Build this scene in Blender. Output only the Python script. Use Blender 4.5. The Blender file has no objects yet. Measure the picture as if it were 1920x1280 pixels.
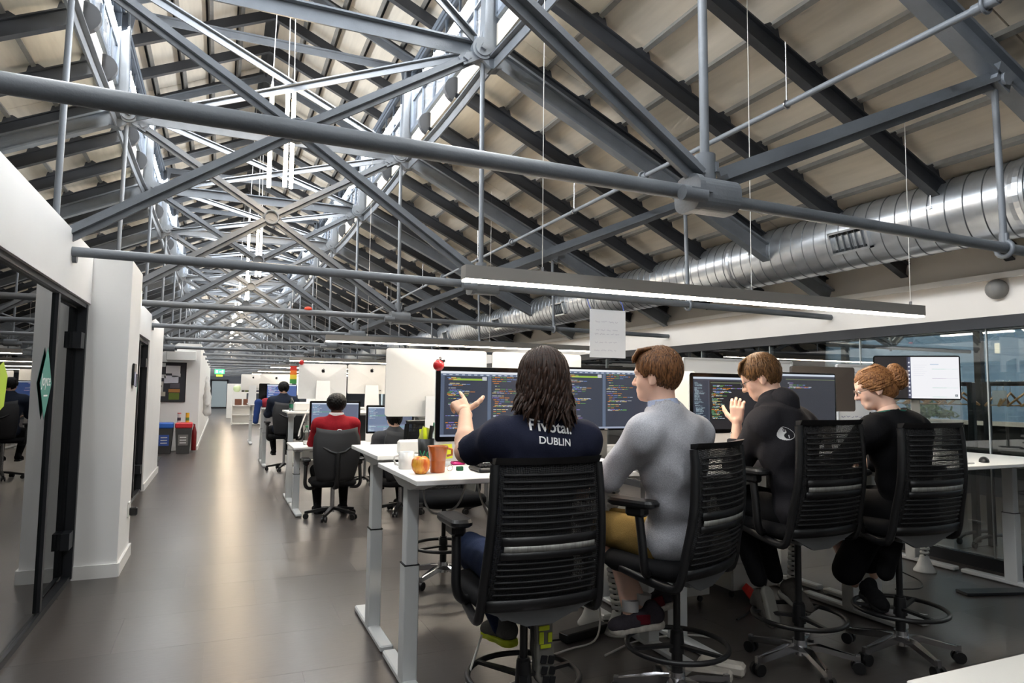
import bpy, bmesh, math, random
import numpy as np
from mathutils import Vector, Matrix, Euler
from mathutils.bvhtree import BVHTree
random.seed(7)
rng = np.random.default_rng(7)
SC = bpy.context.scene
COL = SC.collection
PI = math.pi

# ------------------------------------------------------------------ camera
CAM_F, CAM_PITCH, CAM_YAW, CAM_ROLL, CAM_H = 1263.0, .0748, .4067, .0116, 1.45
def make_camera():
    cp, sp, cy, sy = math.cos(CAM_PITCH), math.sin(CAM_PITCH), math.cos(CAM_YAW), math.sin(CAM_YAW)
    f0 = Vector((sy, cy, 0)); r = Vector((cy, -sy, 0)); z = Vector((0, 0, 1))
    fw = f0*cp + z*sp; u = f0*(-sp) + z*cp
    c, s = math.cos(CAM_ROLL), math.sin(CAM_ROLL)
    rt = r*c + u*s; up = r*(-s) + u*c
    cam = bpy.data.cameras.new('camera'); ob = bpy.data.objects.new('camera', cam); COL.objects.link(ob)
    cam.sensor_width = 36.0; cam.sensor_fit = 'HORIZONTAL'; cam.lens = CAM_F/1920*36
    cam.clip_start = .05; cam.clip_end = 300
    m = Matrix.Identity(4)
    for i in range(3):
        m[i][0], m[i][1], m[i][2] = rt[i], up[i], -fw[i]
    m[2][3] = CAM_H
    ob.matrix_world = m
    SC.camera = ob
make_camera()
SC.view_settings.view_transform = 'Standard'
SC.view_settings.look = 'None'
SC.view_settings.gamma = 1
SC.view_settings.use_curve_mapping = False
SC.view_settings.exposure = 1.38
SC.cycles.max_bounces = 6
SC.cycles.diffuse_bounces = 4
SC.cycles.transparent_max_bounces = 24
SC.cycles.caustics_reflective = False
SC.cycles.caustics_refractive = False
SC.cycles.sample_clamp_indirect = 6.0

# ------------------------------------------------------------------ world: even overcast daylight
W = bpy.data.worlds.new('overcast_sky'); SC.world = W; W.use_nodes = True
W.node_tree.nodes['Background'].inputs[0].default_value = (.92, .96, 1.0, 1)
W.node_tree.nodes['Background'].inputs[1].default_value = 2.2

def area_light(name, loc, direction, sx, sy, power, color=(1, 1, 1)):
    l = bpy.data.lights.new(name, 'AREA'); l.shape = 'RECTANGLE'; l.size = sx; l.size_y = sy
    l.energy = power; l.color = color
    o = bpy.data.objects.new(name, l); COL.objects.link(o); o.location = loc
    d = Vector(direction).normalized()
    q = d.to_track_quat('-Z', 'Y'); o.rotation_euler = q.to_euler()
    return o

# truss grid (metres): bay length, first truss, node positions
BAY, T1 = 2.8675, 2.3986
XL, XR, XC = -1.08, 2.00, .46
ZT, ZN, ZH = 2.345, 4.37, 3.42
XWR, XWL = 6.0, -.95        # right hall wall, left partition face
XFOOT, ZFOOT = 6.0, 2.50
YEND = 54.0
NT = 18
def TY(k): return T1 + (k-1)*BAY

# daylight through the lantern glazing, both sides
for side, x in ((1, 2.34), (-1, 2*XC-2.34)):
    for (y0, y1) in ((-2.4, 3), (3, 12), (12, 24), (24, 52)):
        area_light('lantern_daylight', (x, (y0+y1)/2, 5.12), (-side, 0, -1.7), y1-y0, .85, 58*(y1-y0), (.96, .985, 1.0))

# ------------------------------------------------------------------ materials
MATS = {}
def mat(name, col, rough=.5, metal=0.0, spec=.5, noise=0.0, nscale=20.0, bump=0.0, bscale=60.0, emit=0.0, ecol=None, stretch=None, alpha=None, coat=0.0):
    if name in MATS: return MATS[name]
    m = bpy.data.materials.new(name); m.use_nodes = True
    nt = m.node_tree; b = nt.nodes['Principled BSDF']
    def lin(c): return tuple(((v/255)/12.92 if v/255 <= .04045 else ((v/255+.055)/1.055)**2.4) for v in c)
    c = lin(col)
    b.inputs['Base Color'].default_value = (*c, 1)
    b.inputs['Roughness'].default_value = rough
    b.inputs['Metallic'].default_value = metal
    b.inputs['Specular IOR Level'].default_value = spec
    if coat: b.inputs['Coat Weight'].default_value = coat
    if noise > 0 or bump > 0:
        tc = nt.nodes.new('ShaderNodeTexCoord'); mp = nt.nodes.new('ShaderNodeMapping')
        nt.links.new(tc.outputs['Object'], mp.inputs['Vector'])
        if stretch: mp.inputs['Scale'].default_value = stretch
    if noise > 0:
        n = nt.nodes.new('ShaderNodeTexNoise'); n.inputs['Scale'].default_value = nscale; n.inputs['Detail'].default_value = 4
        nt.links.new(mp.outputs[0], n.inputs['Vector'])
        r = nt.nodes.new('ShaderNodeValToRGB')
        r.color_ramp.elements[0].position = .3; r.color_ramp.elements[1].position = .7
        r.color_ramp.elements[0].color = (*[v*(1-noise) for v in c], 1)
        r.color_ramp.elements[1].color = (*[min(1, v*(1+noise)) for v in c], 1)
        nt.links.new(n.outputs['Fac'], r.inputs[0]); nt.links.new(r.outputs[0], b.inputs['Base Color'])
    if bump > 0:
        n2 = nt.nodes.new('ShaderNodeTexNoise'); n2.inputs['Scale'].default_value = bscale; n2.inputs['Detail'].default_value = 3
        nt.links.new(mp.outputs[0], n2.inputs['Vector'])
        bp = nt.nodes.new('ShaderNodeBump'); bp.inputs['Strength'].default_value = bump; bp.inputs['Distance'].default_value = .004
        nt.links.new(n2.outputs['Fac'], bp.inputs['Height']); nt.links.new(bp.outputs[0], b.inputs['Normal'])
    if emit > 0:
        b.inputs['Emission Color'].default_value = (*lin(ecol or col), 1); b.inputs['Emission Strength'].default_value = emit
    if alpha is not None: b.inputs['Alpha'].default_value = alpha
    MATS[name] = m
    return m

def glass_mat(name, tint=(235, 240, 240), refl=.12, rough=.0, opacity=.0, ocol=(60, 65, 65)):
    """thin architectural glass: clear with a mirror sheen, optionally a milky film"""
    m = bpy.data.materials.new(name); m.use_nodes = True; nt = m.node_tree
    for n in list(nt.nodes):
        if n.type != 'OUTPUT_MATERIAL': nt.nodes.remove(n)
    out = nt.nodes['Material Output']
    lin = lambda c: tuple((v/255)**2.2 for v in c)
    tr = nt.nodes.new('ShaderNodeBsdfTransparent'); tr.inputs[0].default_value = (*lin(tint), 1)
    gl = nt.nodes.new('ShaderNodeBsdfGlossy'); gl.inputs['Roughness'].default_value = rough
    lw = nt.nodes.new('ShaderNodeFresnel'); lw.inputs['IOR'].default_value = 1.5
    mul = nt.nodes.new('ShaderNodeMath'); mul.operation = 'MULTIPLY_ADD'; mul.inputs[1].default_value = .9; mul.inputs[2].default_value = refl
    mx = nt.nodes.new('ShaderNodeMixShader')
    nt.links.new(lw.outputs[0], mul.inputs[0]); nt.links.new(mul.outputs[0], mx.inputs[0])
    nt.links.new(tr.outputs[0], mx.inputs[1]); nt.links.new(gl.outputs[0], mx.inputs[2])
    last = mx
    if opacity > 0:
        df = nt.nodes.new('ShaderNodeBsdfDiffuse'); df.inputs[0].default_value = (*lin(ocol), 1)
        m2 = nt.nodes.new('ShaderNodeMixShader'); m2.inputs[0].default_value = opacity
        nt.links.new(mx.outputs[0], m2.inputs[1]); nt.links.new(df.outputs[0], m2.inputs[2]); last = m2
    nt.links.new(last.outputs[0], out.inputs[0])
    MATS[name] = m
    return m

M_steel = mat('painted_steel', (106, 111, 117), .42, .0, .5, noise=.12, nscale=6, bump=.25, bscale=90)
M_steel_dk = mat('painted_steel_dark', (52, 54, 58), .55, 0, .4, noise=.1, nscale=5)
M_panel = mat('roof_board', (214, 205, 190), .8, 0, .2, noise=.07, nscale=3, stretch=(6, .6, 6), bump=.1, bscale=40)
M_purlin = mat('purlin_steel', (124, 122, 118), .5, .2, .5, noise=.1)
M_plaster = mat('white_plaster', (243, 242, 240), .75, 0, .3, noise=.02, nscale=2)
M_cream = mat('cream_board', (228, 222, 208), .7, 0, .3)
M_zinc = mat('galvanised_sheet', (200, 204, 208), .30, .9, .5, noise=.10, nscale=9, bump=.06, bscale=25)
M_zinc_dk = mat('galvanised_seam', (120, 124, 128), .4, .8)
M_alu_frame = mat('charcoal_frame', (38, 40, 44), .4, .3)
M_black = mat('black_plastic', (18, 18, 19), .42)
M_blackm = mat('black_matte', (22, 22, 24), .75, 0, .3)
M_white_lam = mat('white_laminate', (238, 237, 234), .38, 0, .45)
M_white_metal = mat('white_powdercoat', (214, 216, 216), .45, 0, .45)
M_chrome = mat('polished_aluminium', (190, 190, 192), .2, 1.0)
M_led = mat('led_diffuser', (255, 250, 240), .5, emit=22, ecol=(255, 240, 218))
M_tube = mat('warm_tube', (255, 235, 205), .5, emit=26, ecol=(255, 230, 196))
M_lightbody = mat('light_housing', (140, 137, 133), .5, .2)

# ------------------------------------------------------------------ mesh helpers
class MB:
    """collects geometry for one mesh object"""
    def __init__(s): s.v = []; s.f = []; s.sm = []
    def add(s, vs, fs, smooth=False):
        o = len(s.v); s.v.extend([tuple(p) for p in vs])
        for f in fs: s.f.append(tuple(i+o for i in f)); s.sm.append(smooth)
        return s
    def box(s, c, d, rot=None, bev=0.0):
        hx, hy, hz = d[0]/2, d[1]/2, d[2]/2
        if bev <= 0:
            P = [(-hx,-hy,-hz),(hx,-hy,-hz),(hx,hy,-hz),(-hx,hy,-hz),(-hx,-hy,hz),(hx,-hy,hz),(hx,hy,hz),(-hx,hy,hz)]
            F = [(0,3,2,1),(4,5,6,7),(0,1,5,4),(1,2,6,5),(2,3,7,6),(3,0,4,7)]
        else:
            b = min(bev, hx*.99, hy*.99, hz*.99); P = []; F = []
            # three rounded layers: chamfer on every edge
            def ring(x, y, z): return [(-x+b,-y,z),(x-b,-y,z),(x,-y+b,z),(x,y-b,z),(x-b,y,z),(-x+b,y,z),(-x,y-b,z),(-x,-y+b,z)]
            P += [(-hx+b,-hy+b,-hz),(hx-b,-hy+b,-hz),(hx-b,hy-b,-hz),(-hx+b,hy-b,-hz)]
            P += ring(hx, hy, -hz+b); P += ring(hx, hy, hz-b)
            P += [(-hx+b,-hy+b,hz),(hx-b,-hy+b,hz),(hx-b,hy-b,hz),(-hx+b,hy-b,hz)]
            F += [(3,2,1,0),(20,21,22,23)]
            for i in range(8): F.append((4+i, 4+(i+1)%8, 12+(i+1)%8, 12+i))
            cc = [0,1,1,2,2,3,3,0]
            for i in range(8):
                a, a2 = cc[i], cc[(i+1)%8]
                if a == a2: F.append((a, 4+(i+1)%8, 4+i)); F.append((20+a, 12+i, 12+(i+1)%8))
                else: F.append((a, a2, 4+(i+1)%8, 4+i)); F.append((20+a2, 20+a, 12+i, 12+(i+1)%8))
        R = rot if rot is not None else Matrix.Identity(3)
        c = Vector(c)
        return s.add([R @ Vector(p) + c for p in P], F)
    def prism(s, prof, p0, p1, up=(0, 0, 1), smooth=False, caps=True):
        """extrude a 2-D profile (side, up) from p0 to p1"""
        p0, p1 = Vector(p0), Vector(p1); d = (p1-p0).normalized(); u = Vector(up)
        sd = d.cross(u)
        if sd.length < 1e-6: sd = d.cross(Vector((1, 0, 0)))
        sd.normalize(); u = sd.cross(d).normalized(); n = len(prof)
        vs = [p0 + sd*a + u*b for a, b in prof] + [p1 + sd*a + u*b for a, b in prof]
        fs = [(i, (i+1)%n, n+(i+1)%n, n+i) for i in range(n)]
        if caps: fs += [tuple(range(n))[::-1], tuple(range(n, 2*n))]
        return s.add(vs, fs, smooth)
    def cyl(s, p0, p1, r0, r1=None, n=12, caps=True):
        r1 = r0 if r1 is None else r1
        p0, p1 = Vector(p0), Vector(p1); d = (p1-p0).normalized()
        a = d.orthogonal().normalized(); b = d.cross(a)
        vs = [p0 + (a*math.cos(t)+b*math.sin(t))*r0 for t in [2*PI*i/n for i in range(n)]] + \
             [p1 + (a*math.cos(t)+b*math.sin(t))*r1 for t in [2*PI*i/n for i in range(n)]]
        s.add(vs, [(i, (i+1)%n, n+(i+1)%n, n+i) for i in range(n)], True)
        if caps:
            s.add(vs[:n], [tuple(range(n))[::-1]]); s.add(vs[n:], [tuple(range(n))])
        return s
    def tube(s, pts, r, n=8, closed=False, caps=True):
        pts = [Vector(p) for p in pts]; m = len(pts)
        rr = r if isinstance(r, (list, tuple)) else [r]*m
        vs = []; prev = None
        for i, p in enumerate(pts):
            if closed: t = pts[(i+1)%m]-pts[i-1]
            else: t = pts[min(i+1, m-1)]-pts[max(i-1, 0)]
            t = t.normalized() if t.length > 1e-9 else Vector((0,0,1))
            if prev is None: a = t.orthogonal().normalized()
            else:
                a = prev - t*prev.dot(t)
                a = a.normalized() if a.length > 1e-6 else t.orthogonal().normalized()
            prev = a; b = t.cross(a)
            vs += [p + (a*math.cos(q)+b*math.sin(q))*rr[i] for q in [2*PI*j/n for j in range(n)]]
        fs = []
        for i in range(m if closed else m-1):
            k = (i+1)%m
            fs += [(i*n+j, i*n+(j+1)%n, k*n+(j+1)%n, k*n+j) for j in range(n)]
        s.add(vs, fs, True)
        if caps and not closed:
            s.add(vs[:n], [tuple(range(n))[::-1]]); s.add(vs[-n:], [tuple(range(n))])
        return s
    def lathe(s, prof, c=(0, 0, 0), n=24, smooth=True, axis=None):
        """revolve (r, z) about the z axis (or a given rotation matrix)"""
        c = Vector(c); R = axis if axis is not None else Matrix.Identity(3); m = len(prof); vs = []
        for r, z in prof:
            vs += [c + R @ Vector((r*math.cos(2*PI*j/n), r*math.sin(2*PI*j/n), z)) for j in range(n)]
        fs = [(i*n+j, i*n+(j+1)%n, (i+1)*n+(j+1)%n, (i+1)*n+j) for i in range(m-1) for j in range(n)]
        return s.add(vs, fs, smooth)
    def poly(s, pts, t=(0, 0, 0)):
        """flat polygon thickened by vector t"""
        n = len(pts); t = Vector(t); a = [Vector(p) for p in pts]; b = [p+t for p in a]
        fs = [tuple(range(n))[::-1], tuple(range(n, 2*n))] + [(i, (i+1)%n, n+(i+1)%n, n+i) for i in range(n)]
        return s.add(a+b, fs)
    def sphere(s, c, r, n=12, m=8, sq=(1, 1, 1)):
        c = Vector(c); vs = []
        for i in range(m+1):
            th = PI*i/m
            vs += [c + Vector((r*sq[0]*math.sin(th)*math.cos(2*PI*j/n), r*sq[1]*math.sin(th)*math.sin(2*PI*j/n), r*sq[2]*math.cos(th))) for j in range(n)]
        return s.add(vs, [(i*n+j, (i+1)*n+j, (i+1)*n+(j+1)%n, i*n+(j+1)%n) for i in range(m) for j in range(n)], True)
    def mesh(s, name, m):
        me = bpy.data.meshes.new(name); me.from_pydata(s.v, [], s.f)
        if any(s.sm): me.polygons.foreach_set('use_smooth', s.sm)
        if m is not None: me.materials.append(m)
        me.update(); return me
    def build(s, name, m, parent=None, loc=None, **kw):
        o = bpy.data.objects.new(name, s.mesh(name, m)); COL.objects.link(o)
        if parent is not None: o.parent = parent
        if loc is not None: o.location = loc
        tag(o, **kw); return o
def tag(o, label=None, cat=None, group=None, kind=None):
    if label: o['label'] = label
    if cat: o['category'] = cat
    if group: o['group'] = group
    if kind: o['kind'] = kind
    return o
def empty(name, loc=(0, 0, 0), rz=0.0, **kw):
    o = bpy.data.objects.new(name, None); COL.objects.link(o); o.location = loc; o.rotation_euler = (0, 0, rz)
    o.empty_display_size = .1
    return tag(o, **kw)
def inst(me, name, parent=None, loc=(0, 0, 0), rot=(0, 0, 0), scale=None, **kw):
    o = bpy.data.objects.new(name, me); COL.objects.link(o); o.parent = parent; o.location = loc; o.rotation_euler = rot
    if scale: o.scale = scale
    return tag(o, **kw)
def copy_tree(o, parent=None):
    c = o.copy(); COL.objects.link(c); c.parent = parent
    for ch in list(o.children): copy_tree(ch, c)
    return c
def RZ(a): return Matrix.Rotation(a, 3, 'Z')
def RX(a): return Matrix.Rotation(a, 3, 'X')
def RY(a): return Matrix.Rotation(a, 3, 'Y')
def rrect(w, h, r, n=5):
    """rounded rectangle outline, centred"""
    out = []
    for cx, cy, a0 in ((w/2-r, h/2-r, 0), (-w/2+r, h/2-r, PI/2), (-w/2+r, -h/2+r, PI), (w/2-r, -h/2+r, 1.5*PI)):
        out += [(cx+r*math.cos(a0+PI/2*i/n), cy+r*math.sin(a0+PI/2*i/n)) for i in range(n+1)]
    return out
def catmull(pts, k=6):
    P = [Vector(p) for p in pts]; P = [P[0]*2-P[1]] + P + [P[-1]*2-P[-2]]; out = []
    for i in range(1, len(P)-2):
        for j in range(k):
            t = j/k; a, b, c, d = P[i-1], P[i], P[i+1], P[i+2]
            out.append(.5*((2*b)+(c-a)*t+(2*a-5*b+4*c-d)*t*t+(3*b-3*c+d-a)*t**3))
    out.append(P[-2]); return out
def text_mesh(txt, size, depth=.001, align='CENTER', shear=0, bold=0.0):
    cu = bpy.data.curves.new('t', 'FONT'); cu.body = txt; cu.size = size; cu.extrude = depth; cu.align_x = align; cu.resolution_u = 3; cu.shear = shear; cu.offset = bold*size
    o = bpy.data.objects.new('t', cu); COL.objects.link(o)
    dg = bpy.context.evaluated_depsgraph_get(); me = bpy.data.meshes.new_from_object(o.evaluated_get(dg))
    bpy.data.objects.remove(o); bpy.data.curves.remove(cu)
    return me
def text_obj(txt, size, m, name, parent, loc, rot, depth=.001, scale=None, align='CENTER', **kw):
    me = text_mesh(txt, size, depth, align); me.materials.clear(); me.materials.append(m)
    return inst(me, name, parent, loc, rot, scale, **kw)

# ================================================================== SETTING
# ---- floor: long vinyl planks laid across the hall
def floor_mat():
    m = bpy.data.materials.new('vinyl_plank'); m.use_nodes = True; nt = m.node_tree; b = nt.nodes['Principled BSDF']
    tc = nt.nodes.new('ShaderNodeTexCoord'); mp = nt.nodes.new('ShaderNodeMapping')
    nt.links.new(tc.outputs['Object'], mp.inputs[0])
    br = nt.nodes.new('ShaderNodeTexBrick'); br.offset = .37; br.inputs['Scale'].default_value = 1
    br.inputs['Brick Width'].default_value = 1.25; br.inputs['Row Height'].default_value = .62
    br.inputs['Mortar Size'].default_value = .0022; br.inputs['Mortar Smooth'].default_value = .3; br.inputs['Bias'].default_value = 0
    br.inputs['Color1'].default_value = (.066, .0575, .0535, 1); br.inputs['Color2'].default_value = (.082, .071, .066, 1)
    br.inputs['Mortar'].default_value = (.048, .043, .040, 1)
    nt.links.new(mp.outputs[0], br.inputs['Vector'])
    n = nt.nodes.new('ShaderNodeTexNoise'); n.inputs['Scale'].default_value = 9; n.inputs['Detail'].default_value = 6
    m2 = nt.nodes.new('ShaderNodeMapping'); m2.inputs['Scale'].default_value = (1, 7, 1)
    nt.links.new(tc.outputs['Object'], m2.inputs[0]); nt.links.new(m2.outputs[0], n.inputs['Vector'])
    mx = nt.nodes.new('ShaderNodeMixRGB'); mx.blend_type = 'OVERLAY'; mx.inputs[0].default_value = .22
    nt.links.new(br.outputs['Color'], mx.inputs[1]); nt.links.new(n.outputs['Fac'], mx.inputs[2])
    nt.links.new(mx.outputs[0], b.inputs['Base Color'])
    b.inputs['Roughness'].default_value = .30; b.inputs['Specular IOR Level'].default_value = .5
    bp = nt.nodes.new('ShaderNodeBump'); bp.inputs['Strength'].default_value = .12; bp.inputs['Distance'].default_value = .003
    nt.links.new(n.outputs['Fac'], bp.inputs['Height']); nt.links.new(bp.outputs[0], b.inputs['Normal'])
    return m
M_floor = floor_mat()
FL = MB().box((3.0, 24, -.053), (22, 66, .1)).build('floor', M_floor, label='dark grey brown vinyl plank floor of the hall', kind='structure')
def plank_mat():
    m = bpy.data.materials.new('vinyl_plank_piece'); m.use_nodes = True; nt = m.node_tree; b = nt.nodes['Principled BSDF']
    oi = nt.nodes.new('ShaderNodeObjectInfo'); r = nt.nodes.new('ShaderNodeValToRGB')
    r.color_ramp.elements[0].color = (.066, .0575, .0535, 1); r.color_ramp.elements[1].color = (.082, .071, .066, 1)
    nt.links.new(oi.outputs['Random'], r.inputs[0])
    tc = nt.nodes.new('ShaderNodeTexCoord'); m2 = nt.nodes.new('ShaderNodeMapping'); m2.inputs['Scale'].default_value = (1, 7, 1)
    n = nt.nodes.new('ShaderNodeTexNoise'); n.inputs['Scale'].default_value = 9; n.inputs['Detail'].default_value = 6
    nt.links.new(tc.outputs['Object'], m2.inputs[0]); nt.links.new(m2.outputs[0], n.inputs['Vector'])
    mx = nt.nodes.new('ShaderNodeMixRGB'); mx.blend_type = 'OVERLAY'; mx.inputs[0].default_value = .2
    nt.links.new(r.outputs[0], mx.inputs[1]); nt.links.new(n.outputs['Fac'], mx.inputs[2]); nt.links.new(mx.outputs[0], b.inputs['Base Color'])
    b.inputs['Roughness'].default_value = .30; b.inputs['Specular IOR Level'].default_value = .5
    bp = nt.nodes.new('ShaderNodeBump'); bp.inputs['Strength'].default_value = .08; bp.inputs['Distance'].default_value = .003
    nt.links.new(n.outputs['Fac'], bp.inputs['Height']); nt.links.new(bp.outputs[0], b.inputs['Normal'])
    return m
PLK = MB().box((0, 0, -.0015), (1.2490, .6190, .003)).mesh('plank', plank_mat())
for j in range(24):
    for i in range(7):
        x = -.95+.62+1.25*i-(.47*j % 1.25); y = .31+.62*j
        if x > 6.6 or x < -1.6: continue
        inst(PLK, 'plank', FL, (x, y, 0))

# ---- roof: boards, purlins and secondary rafters, four slopes (main right/left, lantern right/left)
SL = Vector((XFOOT-XR, 0, ZFOOT-ZN)); SLEN = SL.length; SD = SL.normalized(); SN = Vector((-SD.z, 0, SD.x))
def slope_pt(side, s, off, y):
    x = XR + SD.x*s + SN.x*off; z = ZN + SD.z*s + SN.z*off
    if side < 0: x = 2*XC - x
    return Vector((x, y, z))
def make_roof(side, nm):
    roof = MB().box((0, 0, 0), (.02, .02, .02)).build('ceiling', M_panel, label='beige boarded %s roof slope under grey purlins' % nm, kind='structure', loc=slope_pt(side, 2, .40, 24))
    ang = math.atan2(-SD.z, SD.x)
    rot = (0, ang if side > 0 else -ang, 0)
    def place(me, name, s, off, y):
        p = slope_pt(side, s, off, y) - roof.location
        return inst(me, name, roof, p, rot)
    npur = 10; step = (SLEN+.1)/npur
    pan = MB().box((0, 0, 0), (step-.035, BAY-.012, .03)).mesh('roof_board', M_panel)
    panl = MB().box((0, 0, 0), (step-.035, 24, .03)).mesh('roof_board', M_panel)
    for i in range(npur):
        s = .10 + step*(i+.5)
        for k in range(-1, 9):
            place(pan, 'roof_board', s, .335, TY(k)+BAY/2)
        y0 = TY(9); place(MB().box((0, 0, 0), (step-.035, YEND-y0, .03)).mesh('roof_board', M_panel), 'roof_board', s, .335, (y0+YEND)/2)
    pur = MB().box((0, 0, .012), (.04, YEND-TY(-1), .05)).mesh('purlin', M_purlin)
    for i in range(npur+1):
        s = .10 + step*i
        place(pur, 'purlin', s, .285, (YEND+TY(-1))/2)
    # deck above the boards closes the roof to the sky
    place(MB().box((0, 0, 0), (SLEN+.3, YEND-TY(-1)+1, .04)).mesh('roof_deck', M_steel_dk), 'roof_deck', SLEN/2+.25, .40, (YEND+TY(-1))/2)
    # secondary rafters with rounded upper ends, cleats notched between the boards
    mb = MB().box((SLEN/2+.02, 0, 0), (SLEN+.0, .012, .13)).box((SLEN/2+.02, 0, .065), (SLEN, .075, .012)).box((SLEN/2+.02, 0, -.065), (SLEN, .075, .012))
    half = [(math.cos(a)*.13-.0, math.sin(a)*.13) for a in [PI/2+PI*i/10 for i in range(11)]]
    mb.poly([(.03+x*1.1, -.03, z-.02) for x, z in half], (0, .06, 0))
    raf = mb.mesh('rafter', M_steel_dk)
    cl = MB()
    for i in range(npur+1):
        s = .10 + step*i
        cl.poly([(s-.075, -.04, .07), (s+.075, -.04, .07), (s+.04, -.04, .115), (s-.04, -.04, .115)], (0, .08, 0))
    cle = cl.mesh('cleat', M_steel_dk)
    for k in range(-1, 10):
        for j in range(3):
            y = TY(k) + BAY*j/3 + .12
            r = place(raf, 'rafter', 0, .175, y)
            if side < 0: r.rotation_euler = (0, ang, PI)
            inst(cle, 'cleat', r)
    far = MB()
    for k in range(10, NT+1):
        for j in range(3):
            y = TY(k) + BAY*j/3 + .12
            far.prism([(-.03,-.065),(.03,-.065),(.03,.065),(-.03,.065)], slope_pt(side, 0, .175, y)-roof.location, slope_pt(side, SLEN, .175, y)-roof.location)
    far.build('rafters_far', M_steel_dk, roof, kind='stuff')
    return roof
make_roof(1, 'right hand'); make_roof(-1, 'left hand')

# lantern roof
LE = Vector((2.28, 0, 5.52)); LR = Vector((XC, 0, 6.34))
LD = (LE-LR); LLEN = LD.length; LD.normalize(); LN = Vector((-LD.z, 0, LD.x))
def lantern_pt(side, s, off, y):
    x = LR.x + LD.x*s + LN.x*off; z = LR.z + LD.z*s + LN.z*off
    if side < 0: x = 2*XC - x
    return Vector((x, y, z))
def make_lantern(side, nm):
    roof = MB().box((0, 0, 0), (.02, .02, .02)).build('ceiling', M_panel, label='beige boarded lantern roof slope on the %s side of the ridge' % nm, kind='structure', loc=lantern_pt(side, 1, .3, 24))
    ang = math.atan2(-LD.z, LD.x); rot = (0, ang if side > 0 else -ang, 0)
    def place(me, name, s, off, y): return inst(me, name, roof, lantern_pt(side, s, off, y)-roof.location, rot)
    n = 5; step = LLEN/n
    pan = MB().box((0, 0, 0), (step-.035, BAY-.012, .03)).mesh('roof_board', M_panel)
    for i in range(n):
        for k in range(-1, 9): place(pan, 'roof_board', step*(i+.5), .20, TY(k)+BAY/2)
        y0 = TY(9); place(MB().box((0, 0, 0), (step-.035, YEND-y0, .03)).mesh('roof_board', M_panel), 'roof_board', step*(i+.5), .20, (y0+YEND)/2)
        place(MB().box((0, 0, 0), (.045, YEND-TY(-1), .07)).mesh('purlin', M_purlin), 'purlin', step*(i+1)-.03, .15, (YEND+TY(-1))/2)
    place(MB().box((0, 0, 0), (LLEN+.5, YEND-TY(-1), .04)).mesh('roof_deck', M_steel_dk), 'roof_deck', LLEN/2, .26, (YEND+TY(-1))/2)
    raf = MB().box((0, 0, 0), (LLEN, .07, .12)).mesh('rafter', M_steel_dk)
    for k in range(-1, 12):
        for j in range(3): place(raf, 'rafter', LLEN/2, .05, TY(k)+BAY*j/3+.05)
make_lantern(1, 'right'); make_lantern(-1, 'left')

# lantern glazing: a window per bay and side, panes between glazing bars
M_pane = glass_mat('lantern_pane', (250, 252, 255), .03)
M_sash = mat('sash_steel', (88, 96, 106), .45)
wn = 0
for side in (1, -1):
    X = 2.08 if side > 0 else 2*XC-2.08
    for k in range(-1, 10):
        wn += 1; y0 = TY(k)+.09; L = BAY-.18; z0, z1 = 4.68, 5.46
        w = empty('window_%d' % wn, (X, y0, z0), kind='structure', label='lantern clerestory window, bay %d on the %s side' % (k+2, 'right' if side > 0 else 'left'))
        fr = MB()
        fr.box((0, L/2, .0), (.06, L, .05)).box((0, L/2, z1-z0), (.06, L, .05)).box((0, 0, (z1-z0)/2), (.06, .05, z1-z0)).box((0, L, (z1-z0)/2), (.06, .05, z1-z0))
        fr.build('window_frame', M_sash, w)
        bars = MB(); n = 6
        for i in range(1, n): bars.box((0, L*i/n, (z1-z0)/2), (.025, .016, z1-z0))
        bars.box((0, L/2, (z1-z0)*.5), (.025, L, .012))
        bars.build('glazing_bar', M_sash, w)
        if k <= 5:
            pm = MB().box((0, 0, 0), (.006, L/n-.016, (z1-z0)/2-.012)).mesh('pane', M_pane)
            for i in range(n):
                for j in range(2): inst(pm, 'pane', w, (0, L*(i+.5)/n, (z1-z0)*(.25+.5*j)))
        else: MB().box((0, L/2, (z1-z0)/2), (.006, L, z1-z0)).build('pane', M_pane, w)
    y0, y1 = TY(10), YEND
    wn += 1
    w = empty('window_%d' % wn, (X, y0, 4.68), kind='structure', label='far run of lantern glazing on the %s side' % ('right' if side > 0 else 'left'))
    MB().box((0, (y1-y0)/2, .39), (.006, y1-y0, .78)).build('pane', M_pane, w)
    # sill upstand (white lined) and eave beam
    sg = 1 if side > 0 else -1
    MB().box((X+sg*.03, (YEND+TY(-1))/2, 4.55), (.05, YEND-TY(-1), .20)).build('trim_%d' % (1 if side > 0 else 2), M_cream, kind='structure', label='cream lined upstand below the %s lantern glazing' % ('right' if side > 0 else 'left'))
    MB().box((X, (YEND+TY(-1))/2, 5.51), (.09, YEND-TY(-1), .07)).build('trim_%d' % (3 if side > 0 else 4), M_sash, kind='structure', label='grey eave beam above the %s lantern glazing' % ('right' if side > 0 else 'left'))

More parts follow.
